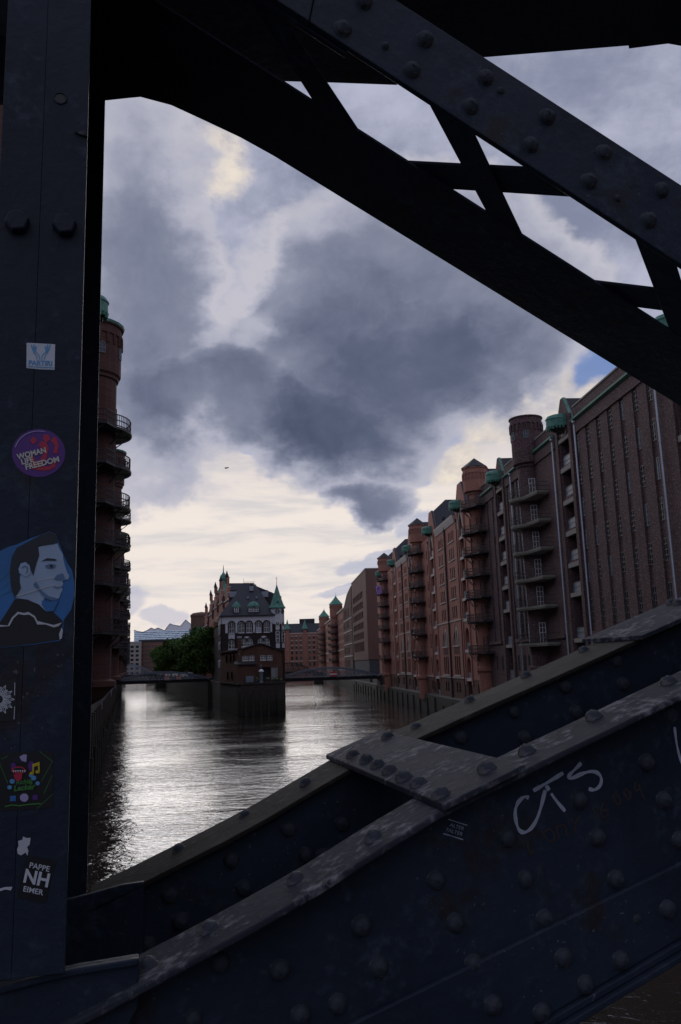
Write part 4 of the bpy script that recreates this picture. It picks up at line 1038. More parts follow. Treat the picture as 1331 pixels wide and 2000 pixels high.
van(-41.5, 226, R(100), 'white delivery van parked under the quay trees', 'van_white', 'delivery_van')
van(-37.6, 214, R(100), 'dark car parked between the trees and the turreted house', 'car_dark', 'parked_car')
van(-48.5, 258, R(100), 'white car parked beyond the white delivery van', 'van_white', 'parked_car')

# ------------------------------------------------------------------ bridges over the canals
def arch_bridge(label, p0, p1, zd, rise, width, sign=None, mat='iron_blue'):
    a, b = Vector(p0), Vector(p1); L = (b-a).length; d = (b-a)/L
    root = thing('arch_bridge', label, 'bridge', (a.x, a.y, 0), math.atan2(d.y, d.x))
    m = MB(); m.box(-1, L+1, 0, width, zd-.35, zd, 'iron'); m.box(-1, L+1, .15, width-.15, zd, zd+.06, 'paving')
    for k in range(int(L/1.6)): m.box(k*1.6, k*1.6+.16, .02, width-.02, zd-.75, zd-.35, 'iron')
    m.box(-1, L+1, .3, .55, zd-.8, zd-.3, 'iron'); m.box(-1, L+1, width-.55, width-.3, zd-.8, zd-.3, 'iron'); m.build('deck', root)
    f = lambda x: zd-.15+rise*(1-((x-L/2)/(L/2))**2)
    N = 26
    for y in (-.12, width+.12):
        t = MB()
        pts = [(L*i/N, y, f(L*i/N)) for i in range(N+1)]
        for p, q in zip(pts[:-1], pts[1:]): t.bar(p, q, .34, mat, .42)
        t.build('arch_rib', root)
        lat = MB()
        for i in range(1, N-1):
            x0, x1 = L*i/N, L*(i+1)/N
            lat.bar((x0, y, zd), (x1, y, f(x1)), .1, mat); lat.bar((x0, y, f(x0)), (x1, y, zd), .1, mat)
            if i % 3 == 0: lat.bar((x0, y, zd-.3), (x0, y, f(x0)), .1, mat)
        lat.bar((0, y, zd), (L, y, zd), .12, mat); lat.build('lattice', root)
        h = MB(); railing_on(h, [(0, y*.7+.3*width/2*(1 if y > 0 else -1)*0+.0 if False else y), (L, y)], zd, .75, .5, 'iron'); h.build('railing', root)
    if sign:
        for x, col in sign:
            s = MB()
            if col == 'rwr':
                for k, c in enumerate(('sign_red', 'white_paint', 'sign_red')): s.box(x-.75, x+.75, -.34, -.28, zd+.05+k*.32, zd+.37+k*.32, c)
                s.prism([(x-.15, zd+1.01), (x+.15, zd+1.01), (x, zd+1.5)], -.34, -.28, 'sign_red')
            else:
                s.box(x-.5, x+.5, -.34, -.28, zd-.1, zd+.75, 'print_offwhite'); s.box(x-.4, x+.4, -.352, -.34, zd+.42, zd+.66, 'sign_red'); s.box(x-.4, x+.4, -.352, -.34, zd+.0, zd+.18, 'sign_red')
            s.build('sign_board', root)
    strip(root, 'abutment', -3, -.2, -.6, width+.6, -2, zd-.3, 'quay_stone'); strip(root, 'abutment', L+.2, L+4, -.6, width+.6, -2, zd-.3, 'quay_stone')
    return root
arch_bridge('grey iron arch bridge over the right canal with a red and white board', (-14.4, 185.2), (7.4, 187), 4.75, 2.05, 6, [(11.8, 'rwr')])
arch_bridge('grey iron arch bridge over the left canal with two small boards', (-50.6, 185.2), (-30.6, 190), 5.2, 1.75, 6, [(11.2, 'w'), (13.8, 'w')])
arch_bridge('dark low arch bridge farther down the left canal', (-104, 348), (-80, 355), 5.6, 4.6, 8)
arch_bridge('dark arch bridge farther down the right canal, half hidden by the house', (-32, 340), (-13.0, 341.5), 4.9, 3.6, 6, None, 'iron')

# ------------------------------------------------------------------ far end of the left canal
rb = thing('office_block', 'distant red brick block with many dark windows at the end of the left canal', 'building', (-127.5, 520, 4), R(8))
ops = [(-x-.7, -x+.7, z, z+1.5, .35, 'none', 'glass') for x in [1.6+k*2.35 for k in range(12)] for z in [1.2+j*2.55 for j in range(7)]]
_m = MB(); facade(_m, -30, 0, 0, 20.2, ops, 'brick_modern'); _m.box(-30, 0, -14, -1, 0, 20.2, 'brick_modern'); _m.v = [(-x, -y, z) for x, y, z in _m.v]; _m.build('wall', rb)
for o in ops: put_win(rb, -(o[0]+o[1])/2, .28, o[2], win_mesh(1.35, 1.45, 2, 1, 'none', 'brick_modern', 'glass', .1), PI)
for k in range(8): strip(rb, 'string_course', 0, 30, -.15, 0, .5+k*2.55, .85+k*2.55, 'brick_far')
strip(rb, 'roof', -.2, 30.2, -.2, 14, 20.2, 21.6, 'slate_dark')
gb = thing('office_block', 'distant blue grey block left of the red one beside the left bank warehouse', 'building', (-136, 508, 4), R(12))
_m = MB(); facade(_m, -12.5, 0, 0, 20, [(-x-.9, -x+.9, z, z+1.4, .3, 'none', 'glass') for x in (1.6, 4.4, 7.2, 10.2) for z in [1+j*2.6 for j in range(7)]], 'concrete'); _m.v = [(-x, -y, z) for x, y, z in _m.v]
_m.box(0, 12.5, 1, 12, 0, 20, 'concrete'); _m.build('wall', gb)
strip(gb, 'roof', -.1, 12.6, -.1, 12, 20, 20.5, 'lead_grey')

def concert_hall():
    root = thing('concert_hall', 'far glass concert hall with a wavy pale roof above the left canal', 'concert hall', (-226, 900, 0), R(2))
    top = [(0, 49.8), (3, 48.6), (9.5, 47.3), (14, 49.0), (18.2, 51.6), (22, 50.0), (25.6, 51.4), (29, 49.9), (32.8, 48.2), (35, 51.5), (38.4, 55.6), (42, 54.0), (49.6, 52.6), (52.5, 56), (55.5, 59.2), (58, 56.5), (62, 53.4), (66, 52)]
    m = MB(); gl = [(0, 30)]+[(66, 30)]+[(x, min(z, 48.6)-.4) for x, z in top[::-1]]
    m.prism(gl, 0, 30, 'hall_glass'); m.build('wall', root)
    s = MB()
    for (x0, z0), (x1, z1) in zip(top[:-1], top[1:]):
        s.face([(x0, -.2, min(z0, 48.6)-.45), (x1, -.2, min(z1, 48.6)-.45), (x1, -.2, z1), (x0, -.2, z0)], 'hall_sail')
        s.face([(x0, -.2, z0), (x1, -.2, z1), (x1, 30, z1-2), (x0, 30, z0-2)], 'hall_sail')
        s.bar((x0, -.3, z0), (x1, -.3, z1), .5, 'iron_blue')
    s.build('roof', root)
    p = MB(); rnd = random.Random(5)
    for j in range(9):
        for k in range(40):
            x = .9+k*1.63+(j % 2)*.8; z = 31.5+j*1.9
            if x > 65 or z > 47: continue
            w, h = rnd.uniform(.45, .75), rnd.uniform(.35, .6)
            p.box(x-w, x+w, -.12, .05, z-h, z+h, 'hall_panel')
    tag(p.build('window_panel', root), kind='stuff')
concert_hall()
bd = thing('flying_bird', 'small dark bird flying under the big cloud', 'bird', tuple(at_y(443, 914, 60)))
_m = MB(); _m.lathe([(0, -.16), (.045, -.08), (.05, .04), (.025, .14), (0, .2)], 8, 'bird_feather', 0, 0); o = _m.build('body', bd); o.rotation_euler = (0, R(80), 0)
for sg in (-1, 1):
    _m = MB(); _m.prism([(0, -.05), (0, .07), (sg*.09, .05), (sg*.17, -.04), (sg*.08, -.04)], -.008, .008, 'bird_feather', 'z'); o = _m.build('wing', bd); o.rotation_euler = (R(20), -sg*R(18), 0)
# ------------------------------------------------------------------ the steel bridge we stand on
TH = R(14.5); BE = Vector((cos(TH), sin(TH), 0)); BN = Vector((-sin(TH), cos(TH), 0)); ZD = 6.3
def P(x, y, n):                      # photograph point on the bridge plane at depth n -> (along, height above deck)
    d = ray(x, y); p = d*(n/d.dot(BN)); return (p.dot(BE), p.z+EYE-ZD)
HZ = EYE-ZD
def loc3(x, y, n): e, z = P(x, y, n); return (e, n, z)
br = thing('truss_bridge', 'dark blue riveted steel truss bridge framing the view, close to the camera', 'bridge', (0, 0, ZD), TH)
RIV = []
for k in range(7):
    m = MB(); rr = .0137; rnd = random.Random(k)
    m.lathe([(rr*1.22, 0), (rr*1.2, rr*.04), (rr*1.0, rr*.12), (rr*.96, rr*.34), (rr*.78, rr*.62), (rr*.45, rr*.82), (0, rr*.88)], 14, 'rivet_paint', 0, 0, rnd.random(), 2*PI+0*rnd.random()) if False else m.lathe([(rr*1.1, -.001), (rr*1.08, rr*.05), (rr*.98, rr*.14), (rr*.95, rr*.36), (rr*.8, rr*.62), (rr*.48, rr*.84), (0, rr*.90)], 14, 'rivet_paint', 0, 0)
    sk, sq, ht = rnd.uniform(-.12, .12), rnd.uniform(.9, 1.1), rnd.uniform(.8, 1.15)
    m.v = [((x+sk*z)*sq*(1+.07*rnd.uniform(-1, 1)), (y+.6*sk*z)*(1+.07*rnd.uniform(-1, 1)), z*ht*(1+.08*rnd.uniform(-1, 1))) for x, y, z in m.v]
    RIV.append(m.mesh('rivet', True))
def rivet(parent, e, n, z, normal=(0, -1, 0), sc=1.0):
    q = Vector(normal).to_track_quat('Z', 'Y'); o = link(random.choice(RIV), 'rivet', parent, (e, n, z)); o.rotation_euler = q.to_euler(); o.scale = (sc, sc, sc); return o
def part(poly, n0, n1, name, mat='steel_paint', bev=.003):
    m = MB(); m.prism(poly, n0, n1, mat); o = m.build(name, br)
    if bev: bevel(o, bev)
    return o

# --- lower chord: two webs under flanges, the line rises to the right
LINE = [(-.42, -.606), (-.15, -.487), (.0, -.431), (.24, -.335), (.45, -.232), (.6, -.177), (.91, -.067), (1.6, .175), (2.6, .52)]
def LZ(e):
    for (a, za), (b, zb) in zip(LINE[:-1], LINE[1:]):
        if e <= b: return HZ+za+(zb-za)*(e-a)/(b-a)
    return HZ+LINE[-1][1]
def chord_poly(e0, e1, t, off=0, N=30):
    es = [e0+(e1-e0)*i/N for i in range(N+1)]
    J = random.Random(int(e0*100)+int(t*1e4)); return [(e, LZ(e)+off+J.uniform(-.0009, .0009)) for e in es]+[(e, LZ(e)+off-t) for e in es[::-1]]
def slope_n(e):
    d = (LZ(e+.05)-LZ(e-.05))/.1; return Vector((-d, 0, 1)).normalized()
nf = part(chord_poly(-.40, 2.5, .011), 1.25, 1.385, 'flange', 'steel_top', .004)
bot = [P(1331, 1872, 1.25), P(1100, 2010, 1.25)]
bs = (bot[0][1]-bot[1][1])/(bot[0][0]-bot[1][0]); bz = lambda e: bot[1][1]+bs*(e-bot[1][0])
es = [-.6+3.1*i/14 for i in range(15)]
web = part([(e, LZ(max(e, -.4))-.012) for e in es]+[(e, min(bz(e), LZ(max(e, -.4))-.1)) for e in es[::-1]], 1.30, 1.310, 'web')
mid = [P(780, 1953, 1.29), P(1331, 1683, 1.29)]; ms = (mid[1][1]-mid[0][1])/(mid[1][0]-mid[0][0]); mz = lambda e: mid[0][1]+ms*(e-mid[0][0])
bl = part([(-.3, mz(-.3)), (2.4, mz(2.4)), (2.4, bz(2.4)+.004), (-.3, bz(-.3)+.004)], 1.2885, 1.2995, 'angle_leg', bev=.005)
bf = part([(-.3, bz(-.3)+.004), (2.4, bz(2.4)+.004), (2.4, bz(2.4)-.008), (-.3, bz(-.3)-.008)], 1.281, 1.298, 'flange', 'steel_paint')
bf2 = part([(-.3, bz(-.3)-.009), (2.4, bz(2.4)-.009), (2.4, bz(2.4)-.02), (-.3, bz(-.3)-.02)], 1.272, 1.40, 'flange', 'steel_paint')
rf_ = part(chord_poly(-.07, 2.6, .011), 1.80, 1.99, 'flange', 'steel_mossy', .004)
rw_ = part([(e, LZ(e)-.012) for e in [-.07+2.6*i/12 for i in range(13)]]+[(e, LZ(e)-.42) for e in [-.07+2.6*i/12 for i in range(12, -1, -1)]], 1.83, 1.84, 'web')
# plates riveted over both flanges
pa, pb = P(848, 1590, 1.25), P(1008, 1507, 1.25)
e0, e1 = pa[0]+.012, pb[0]+.012
plate = part([(e0, LZ(e0)+.011), (e1, LZ(e1)+.011), (e1, LZ(e1)+.0005), (e0, LZ(e0)+.0005)], 1.238, 2.02, 'batten_plate', 'steel_top', .003)
e2 = P(1237, 1199, 1.8)[0]
pl2 = part([(e2, LZ(e2)+.012), (e2+.9, LZ(e2+.9)+.012), (e2+.9, LZ(e2+.9)+.0005), (e2, LZ(e2)+.0005)], 1.77, 2.05, 'batten_plate', 'steel_top', .003)
def on_line(x, y, off=0):            # photograph point on the sloping top of the chord
    lo, hi = .9, 3.0
    f = lambda n: (lambda q: q[1]-LZ(q[0])-off)(P(x, y, n))
    for _ in range(50):
        md = (lo+hi)/2
        if f(lo)*f(md) <= 0: hi = md
        else: lo = md
    return P(x, y, lo)[0], lo
for x, y in ((185, 1950), (290, 1889), (410, 1815), (578, 1720), (730, 1637), (1030, 1470), (1160, 1402), (1290, 1333)):
    e, n = on_line(x, y); n = min(max(n, 1.285), 1.345); rivet(nf, e, n, LZ(e), slope_n(e), 1.05)
for x, y in ((350, 1660), (478, 1592), (597, 1530), (812, 1420), (915, 1369), (1014, 1320), (1110, 1272)):
    e, n = on_line(x, y); n = min(max(n, 1.86), 1.95); rivet(rf_, e, n, LZ(e), slope_n(e))
for x, y in ((1201, 1228), (1281, 1183), (1325, 1180)):
    e, n = on_line(x, y, .012); rivet(pl2 if x > 1237 else rf_, e, min(max(n, 1.8), 2.0), LZ(e)+(.012 if x > 1237 else 0), slope_n(e))
for x, y in ((758, 1440), (690, 1476), (716, 1487), (738, 1496), (762, 1507), (790, 1521), (818, 1532), (861, 1554), (952, 1504)):
    e, n = on_line(x, y, .011); rivet(plate, e, n, LZ(e)+.011, slope_n(e), 1.12)
Z3 = lambda X, Y: (700+X/2.11, 1560+Y/2.11)
for x, y in [Z3(*p) for p in ((320, 335), (690, 330), (1062, 330), (400, 510), (768, 495), (1135, 490), (85, 695), (475, 680), (165, 875), (615, 160), (985, 160), (1325, 170), (910, 5), (1260, 5), (15, 520))]+[(1263, 1488), (1310, 1395), (705, 1808), (547, 1893), (587, 1982), (379, 1990), (430, 1880), (660, 1960), (1400, 1430)]:
    e, z = P(x, y, 1.2995); rivet(web, e, 1.30, z)
for x, y in [Z3(*p) for p in ((845, 655), (555, 850), (1080, 665), (935, 765), (755, 880), (1275, 455))]:
    e, z = P(x, y, 1.2885); rivet(bl, e, 1.2885, z)
ZG = lambda X, Y: (640+X/1.926, 1180+Y/1.926)
ZZ = lambda X, Y: (100+X/1.9, 1640+Y/1.9)
for x, y in [ZG(*p) for p in ((500, 500), (700, 402), (892, 308), (935, 405), (742, 502), (1112, 300), (1085, 212))]+[ZZ(*p) for p in ((310, 275), (440, 205), (670, 75), (715, 180), (945, 55), (190, 345), (480, 300), (360, 390), (880, -40), (1080, -60), (1010, 60))]:
    e, z = P(x, y, 1.83); rivet(rw_, e, 1.83, z, sc=1.15)
# gusset at the foot of the post
gp = [P(-120, 1945, 1.27), P(0, 1925, 1.27), P(60, 1908, 1.27), P(150, 1888, 1.27), P(272, 1868, 1.27)]
part(gp+[(gp[-1][0], LZ(gp[-1][0])-.03), (gp[0][0], gp[0][1]-.5)], 1.27, 1.279, 'gusset_plate', 'steel_paint', .003)
part(gp+[(q[0], q[1]-.009) for q in gp[::-1]], 1.262, 1.285, 'gusset_flange', 'steel_paint', .003)
g2 = [P(120, 1760, 1.80), P(172, 1747, 1.80), P(240, 1728, 1.80), P(282, 1722, 1.80)]
part(g2+[(g2[-1][0], g2[-1][1]-.3), (g2[0][0], g2[0][1]-.3)], 1.80, 1.812, 'gusset_plate', 'steel_paint', .003)

# --- the post on the left: two cover plates, a web and a rear flange
PR = -.0745
PZ = P(80, 1906, 1.25)[1]
p1 = part([(-.202, PZ), (-.1411, PZ), (-.1411, HZ+1.55), (-.202, HZ+1.55)], 1.25, 1.262, 'cover_plate', bev=.001)
p2 = part([(-.1408, PZ), (PR, PZ), (PR, HZ+1.55), (-.1408, HZ+1.55)], 1.25, 1.262, 'cover_plate', bev=.001)
part([(-.190, -.1), (-.176, -.1), (-.176, HZ+1.55), (-.190, HZ+1.55)], 1.262, 1.988, 'web', bev=0)
part([(-.202, -.3), (PR-.003, -.3), (PR-.003, HZ+1.55), (-.202, HZ+1.55)], 1.988, 2.0, 'cover_plate', bev=.001)
hx = MB(); hx.lathe([(.0185, 0), (.0185, .012), (.016, .0145), (0, .0145)], 6, 'steel_paint', 0, 0, R(12), 2*PI+R(12))
for x, y, pr in ((35, 437, p1), (127, 443, p2)):
    e, z = P(x, y, 1.25); o = link(hx.mesh('bolt_head'), 'bolt_head', pr, (e, 1.25, z)); o.rotation_euler = (PI/2, 0, 0); bevel(o, .002)
hole = MB(); hole.lathe([(.0085, .0006), (0, .0006)], 14, 'print_black', 0, 0); hole.lathe([(.0085, 0), (.0085, .002), (.0105, .002), (.0115, 0)], 14, 'steel_paint', 0, 0)
e, z = P(118, 192, 1.25); o = link(hole.mesh('bolt_hole'), 'bolt_hole', p2, (e, 1.25, z)); o.rotation_euler = (PI/2, 0, 0)
nt = MB(); nt.prism([P(146, 259, 1.249), P(171, 257, 1.249), P(171, 268, 1.249), P(156, 264, 1.249)], 1.246, 1.25, 'steel_top'); nt.build('weld_scar', p2)

# --- upper chord: front strip, lacing bars below it and a rear flange
up = [(zx(*p) if False else (500+p[0]/1.6017, p[1]/1.6017)) for p in ((440, 0), (1331, 578))]
lo = [(500+p[0]/1.6017, p[1]/1.6017) for p in ((160, 62), (1331, 828))]
U0, U1 = P(*up[0], 1.25), P(*up[1], 1.25); L0, L1 = P(*lo[0], 1.25), P(*lo[1], 1.25)
us = (U1[1]-U0[1])/(U1[0]-U0[0]); ls = (L1[1]-L0[1])/(L1[0]-L0[0])
UZ = lambda e: U0[1]+us*(e-U0[0])
SZ = lambda e: L0[1]+ls*(e-L0[0])
eA = P(605, 36, 1.25)[0]
st = part([(eA, SZ(eA)), (3.0, SZ(3.0)), (3.0, UZ(3.0)), (eA+.03, UZ(eA+.03))], 1.25, 1.262, 'chord_plate', bev=.003)
st2 = part([(eA-.9, SZ(eA-.9)-.004), (eA+.07, SZ(eA+.07)-.004), (eA+.07, UZ(eA)-.02), (eA-.9, UZ(eA-.9))], 1.263, 1.275, 'splice_plate', bev=.003)
part([(eA-.9, SZ(eA-.9)-.003), (eA-.002, SZ(eA-.002)-.003), (eA+.028, UZ(eA+.028)), (eA-.9, UZ(eA-.9))], 1.247, 1.262, 'chord_plate', bev=.003)
ZU = lambda X, Y: (500+X/1.6017, Y/1.6017)
for x, y in [ZU(*p) for p in ((272, 90), (488, 220), (670, 334), (860, 453), (1041, 567), (1228, 689), (528, 125), (719, 243), (911, 366), (1088, 477), (1269, 595), (340, 5), (1440, 700), (1410, 810))]:
    e, z = P(x, y, 1.25); rivet(st, e, 1.25, z, sc=1.08)
e, z = P(*ZU(765, 284), 1.25)
for q in ((765, 284), (404, 145), (1132, 620)):
    e, z = P(*ZU(*q), 1.25); rivet(st, e, 1.25, z, sc=.5)
def soffit(x, y):
    d = ray(x, y); de, dn, dz = d.dot(BE), d.dot(BN), d.z
    a1 = SZ(0)-HZ; t = a1/(dz-ls*de); return de*t, dn*t
def slab_on_soffit(pts, name, t=.008, off=.0, mat='steel_paint', bev=.002):
    m = MB(); n = len(pts)
    if sum(pts[i][0]*pts[(i+1) % n][1]-pts[(i+1) % n][0]*pts[i][1] for i in range(n)) < 0: pts = pts[::-1]
    v = [(e, nn, SZ(e)+off) for e, nn in pts]+[(e, nn, SZ(e)+off+t) for e, nn in pts]
    m.add(v, [tuple(range(n-1, -1, -1)), tuple(range(n, 2*n))]+[(i, (i+1) % n, n+(i+1) % n, n+i) for i in range(n)], mat)
    o = m.build(name, br)
    if bev: bevel(o, bev)
    return o
# rear flange with its rounded, widened left end
edge = [soffit(*p) for p in ((210, 196), (275, 190), (335, 206), (400, 236), (470, 269), (535, 305))]
rear = [(e, n) for e, n in edge]+[(soffit(1331, 785)[0]+1.4, 1.61), (soffit(1331, 785)[0]+1.4, 1.424), (-.5, 1.424), (-.5, edge[0][1])]
band = slab_on_soffit(rear, 'rear_flange', .006, 0.0)
m = MB(); sA, sB = -.5, 3.0
m.add([(sA, 1.4235, SZ(sA)-.001), (sB, 1.4235, SZ(sB)-.001), (sB, 1.4355, SZ(sB)-.001), (sA, 1.4355, SZ(sA)-.001), (sA, 1.4235, SZ(sA)+.0035), (sB, 1.4235, SZ(sB)+.0035), (sB, 1.4355, SZ(sB)+.0035), (sA, 1.4355, SZ(sA)+.0035)],
      [(0, 3, 2, 1), (4, 5, 6, 7), (0, 1, 5, 4), (1, 2, 6, 5), (2, 3, 7, 6), (3, 0, 4, 7)], 'steel_paint')
m.build('rear_angle', br)
per = soffit(*ZU(1190, 750))[0]-soffit(*ZU(540, 340))[0]
nA = [soffit(*ZU(540, 340))[0], soffit(*ZU(680, 430))[0]]; fA = [soffit(*ZU(750, 710))[0], soffit(*ZU(865, 770))[0]]
nB = [soffit(*ZU(865, 545))[0], soffit(*ZU(1000, 630))[0]]; fB = [soffit(*ZU(450, 510))[0], soffit(*ZU(580, 590))[0]]
_l0, _l1, _r0, _r1 = soffit(*ZU(140, 255)), soffit(*ZU(200, 350)), soffit(*ZU(220, 260)), soffit(*ZU(340, 440))
_x = lambda a, b, n: (a[0]+(b[0]-a[0])*(n-a[1])/(b[1]-a[1]), n)
slab_on_soffit([_x(_l0, _l1, 1.2622), _x(_r0, _r1, 1.2622), _x(_r0, _r1, 1.45), _x(_l0, _l1, 1.45)], 'lacing_bar', .007, .0004)
for k in (0, 1, 2):
    slab_on_soffit([(nA[0]+k*per, 1.2622), (nA[1]+k*per, 1.2622), (fA[1]+k*per, 1.45), (fA[0]+k*per, 1.45)], 'lacing_bar', .007, .0004)
    if k >= 0: slab_on_soffit([(nB[0]+k*per, 1.2622), (nB[1]+k*per, 1.2622), (fB[1]+k*per, 1.45), (fB[0]+k*per, 1.45)], 'lacing_bar', .007, .0078)
# overhead plates seen from below
def overhead(px, z, extra, name):
    pts = []
    for x, y in px:
        d = ray(x, y); t = z/d.z; pts.append((d.dot(BE)*t, d.dot(BN)*t))
    m = MB(); m.prism(pts+extra, z+HZ, z+HZ+.016, 'steel_paint', 'z'); return m.build(name, br)
overhead([(-250, 205), (0, 205), (210, 196), (275, 189), (530, 158), (640, 161), (775, 166), (960, 60)], 1.45, [(.95, 1.29), (-1.3, 1.29)], 'overhead_plate')
overhead([(420, 150), (760, 126), (945, 112), (1228, 89), (1229, 95), (1331, 82), (1500, 62)], 1.66, [(3.2, 1.29), (-.4, 1.29)], 'overhead_plate')
for k in range(5):
    m = MB(); m.box(-1.0, 3.0, 1.30+.11*k, 1.31+.11*k, HZ+1.68, HZ+1.80, 'steel_paint'); m.build('floor_beam', br)
# the carriageway behind and under us
m = MB(); m.box(-14, 14, -6.5, .92, -.25, 0, 'asphalt'); m.build('deck', br)
m = MB(); m.box(-14, 14, .45, .92, .0, .1, 'asphalt'); m.build('kerb', br)
m = MB()
for z0 in (.0, 1.9):
    m.box(-14, 14, -7.2, -6.9, z0+.2, z0+.5, 'steel_paint')
for k in range(14):
    e_ = -13+k*2; m.bar((e_, -7.05, .3), (e_+1, -7.05, 2.3), .16, 'steel_paint'); m.bar((e_+1, -7.05, 2.3), (e_+2, -7.05, .3), .16, 'steel_paint')
m.build('opposite_truss', br)

# painted marks on the near web
def stroke(pts, n, w, mat, parent, name):
    q = [P(x, y, n) for x, y in pts]; m = MB()
    # smooth the line
    for _ in range(2):
        r = [q[0]]
        for a, b in zip(q[:-1], q[1:]): r += [(a[0]*.75+b[0]*.25, a[1]*.75+b[1]*.25), (a[0]*.25+b[0]*.75, a[1]*.25+b[1]*.75)]
        q = r+[q[-1]]
    L = []; Rr = []
    for i, p in enumerate(q):
        a, b = q[max(i-1, 0)], q[min(i+1, len(q)-1)]; d = Vector((b[0]-a[0], b[1]-a[1])).normalized(); k = w*(.40+.10*sin(i*.9)+.10*random.random())
        L.append((p[0]-d.y*k, n, p[1]+d.x*k)); Rr.append((p[0]+d.y*k, n, p[1]-d.x*k))
    for i in range(len(q)-1):
        if len(q) < 12 or random.random() > .02: m.face([L[i], L[i+1], Rr[i+1], Rr[i]], mat)
    return m.build(name, parent)
GX = lambda pts: [(860+X/2.826, 1460+Y/2.826) for X, Y in pts]
NW = 1.2993
for pts in ([(490, 278), (465, 268), (430, 300), (412, 350), (420, 420), (440, 465), (475, 470), (515, 435), (550, 360), (580, 235)], [(515, 238), (590, 195), (680, 140)], [(585, 210), (630, 280), (690, 352)],
            [(780, 85), (735, 130), (705, 160), (720, 175), (790, 140), (850, 128), (890, 155), (890, 205), (855, 237), (820, 228)]):
    stroke(GX(pts), NW, .0062, 'chalk_paint', br, 'graffiti')
for pts in ([(480, 520), (500, 600), (520, 560)], [(560, 460), (600, 530), (640, 500), (610, 440), (570, 470)], [(640, 440), (660, 510)], [(640, 440), (690, 420), (700, 490)], [(720, 390), (740, 430), (770, 380)], [(740, 430), (750, 470)],
            [(840, 330), (880, 410)], [(900, 300), (880, 370), (920, 390), (930, 340), (890, 350)], [(950, 260), (985, 330), (1000, 280), (960, 250)], [(1010, 240), (1040, 300), (1060, 250), (1020, 230)], [(1080, 190), (1070, 240), (1110, 230)], [(1095, 200), (1130, 290)]):
    stroke(GX(pts), NW+.0003, .0032, 'marker_rust', br, 'graffiti')
stroke([(1318, 1420), (1322, 1455), (1331, 1490), (1345, 1515)], NW, .005, 'chalk_paint', br, 'graffiti')

# ------------------------------------------------------------------ stickers
def text_mesh(txt, px_size, n, x, y, rot, mat, parent, bold=.0, name='lettering', sx=1.0, shear=0.0):
    cu = bpy.data.curves.new('txt', 'FONT'); cu.body = txt; cu.size = 1; cu.align_x = 'CENTER'; cu.align_y = 'CENTER'; cu.offset = bold; cu.shear = shear; cu.resolution_u = 3
    ob = bpy.data.objects.new('txt', cu); COL.objects.link(ob); dg = bpy.context.evaluated_depsgraph_get(); me = bpy.data.meshes.new_from_object(ob.evaluated_get(dg))
    c, s = cos(R(rot)), sin(R(rot)); v = []
    for p in me.vertices:
        X, Y = p.co.x*px_size*sx, p.co.y*px_size
        e, z = P(x+X*c-Y*s, y-(X*s+Y*c), n); v.append((e, n, z))
    m = MB(); m.add(v, [tuple(f.vertices) for f in me.polygons], mat)
    bpy.data.objects.remove(ob); bpy.data.curves.remove(cu); bpy.data.meshes.remove(me)
    return m.build(name, parent)
NS = 1.25
def flat(poly, mat, lvl, parent, name='print'):
    n = NS-.0006*lvl; m = MB()
    q = [P(x, y, NS) for x, y in poly]
    from mathutils.geometry import tessellate_polygon
    tr = tessellate_polygon([[Vector((a, b, 0)) for a, b in q]])
    m.add([(a, n, b) for a, b in q], [tuple(t) for t in tr], mat); return m.build(name, parent)
def sticker(label, poly, mat, name='sticker'):
    e, z = P(sum(p[0] for p in poly)/len(poly), sum(p[1] for p in poly)/len(poly), NS)
    root = link(None, name, None); tag(root, label, 'sticker', 'stickers on the steel post')
    root.location = (0, 0, ZD*K); root.rotation_euler = (0, 0, TH)
    m = MB(); q = [P(x, y, NS) for x, y in poly]; m.prism(q, NS-.0006, NS-.0001, mat); m.build('backing', root); return root
def ell(cx, cy, rx, ry, n=32, a0=0, a1=360, rot=0):
    c, s = cos(R(rot)), sin(R(rot)); o = []
    for i in range(n):
        t = R(a0+(a1-a0)*i/(n if a1-a0 == 360 else n-1)); X, Y = rx*cos(t), ry*sin(t); o.append((cx+X*c-Y*s, cy+X*s+Y*c))
    return o
def line(pts, w, mat, lvl, parent, name='print'):
    n = NS-.0006*lvl; m = MB(); q = [P(x, y, NS) for x, y in pts]; ww = w/FPX*NS
    for a, b in zip(q[:-1], q[1:]):
        d = Vector((b[0]-a[0], b[1]-a[1]))
        if d.length == 0: continue
        d.normalize(); k = ww/2
        m.face([(a[0]-d.y*k, n, a[1]+d.x*k), (b[0]-d.y*k, n, b[1]+d.x*k), (b[0]+d.y*k, n, b[1]-d.x*k), (a[0]+d.y*k, n, a[1]-d.x*k)], mat)
    return m.build(name, parent)

ZB = lambda pts: [(X*.3203, 640+Y*.32) for X, Y in pts]       # zoomed survey of the stickers
s = sticker('white square sticker with two blue hands above the word PARTIRI', ZB([(164, 93), (250, 97), (338, 102), (334, 258), (250, 255), (163, 247)]), 'print_white')
for sg in (0, 1):
    f = lambda pts: ZB([(x if sg == 0 else 500-x, y) for x, y in pts])
    flat(f([(190, 108), (196, 103), (203, 130), (206, 104), (212, 103), (214, 128), (221, 112), (226, 115), (221, 140), (219, 152), (207, 152), (197, 135)]), 'print_skyblue', 2, s)
    line(f([(205, 150), (220, 166), (226, 180), (226, 194)]), 1.5, 'print_skyblue', 2, s); line(f([(219, 150), (236, 164), (243, 180), (243, 198)]), 1.5, 'print_skyblue', 2, s)
text_mesh('PARTIRI', 13.5, NS-.0012, 79.3, 709.5, -2.0, 'print_skyblue', s, .03)
line(ZB([(170, 238), (330, 247)]), 1.6, 'print_skyblue', 2, s)

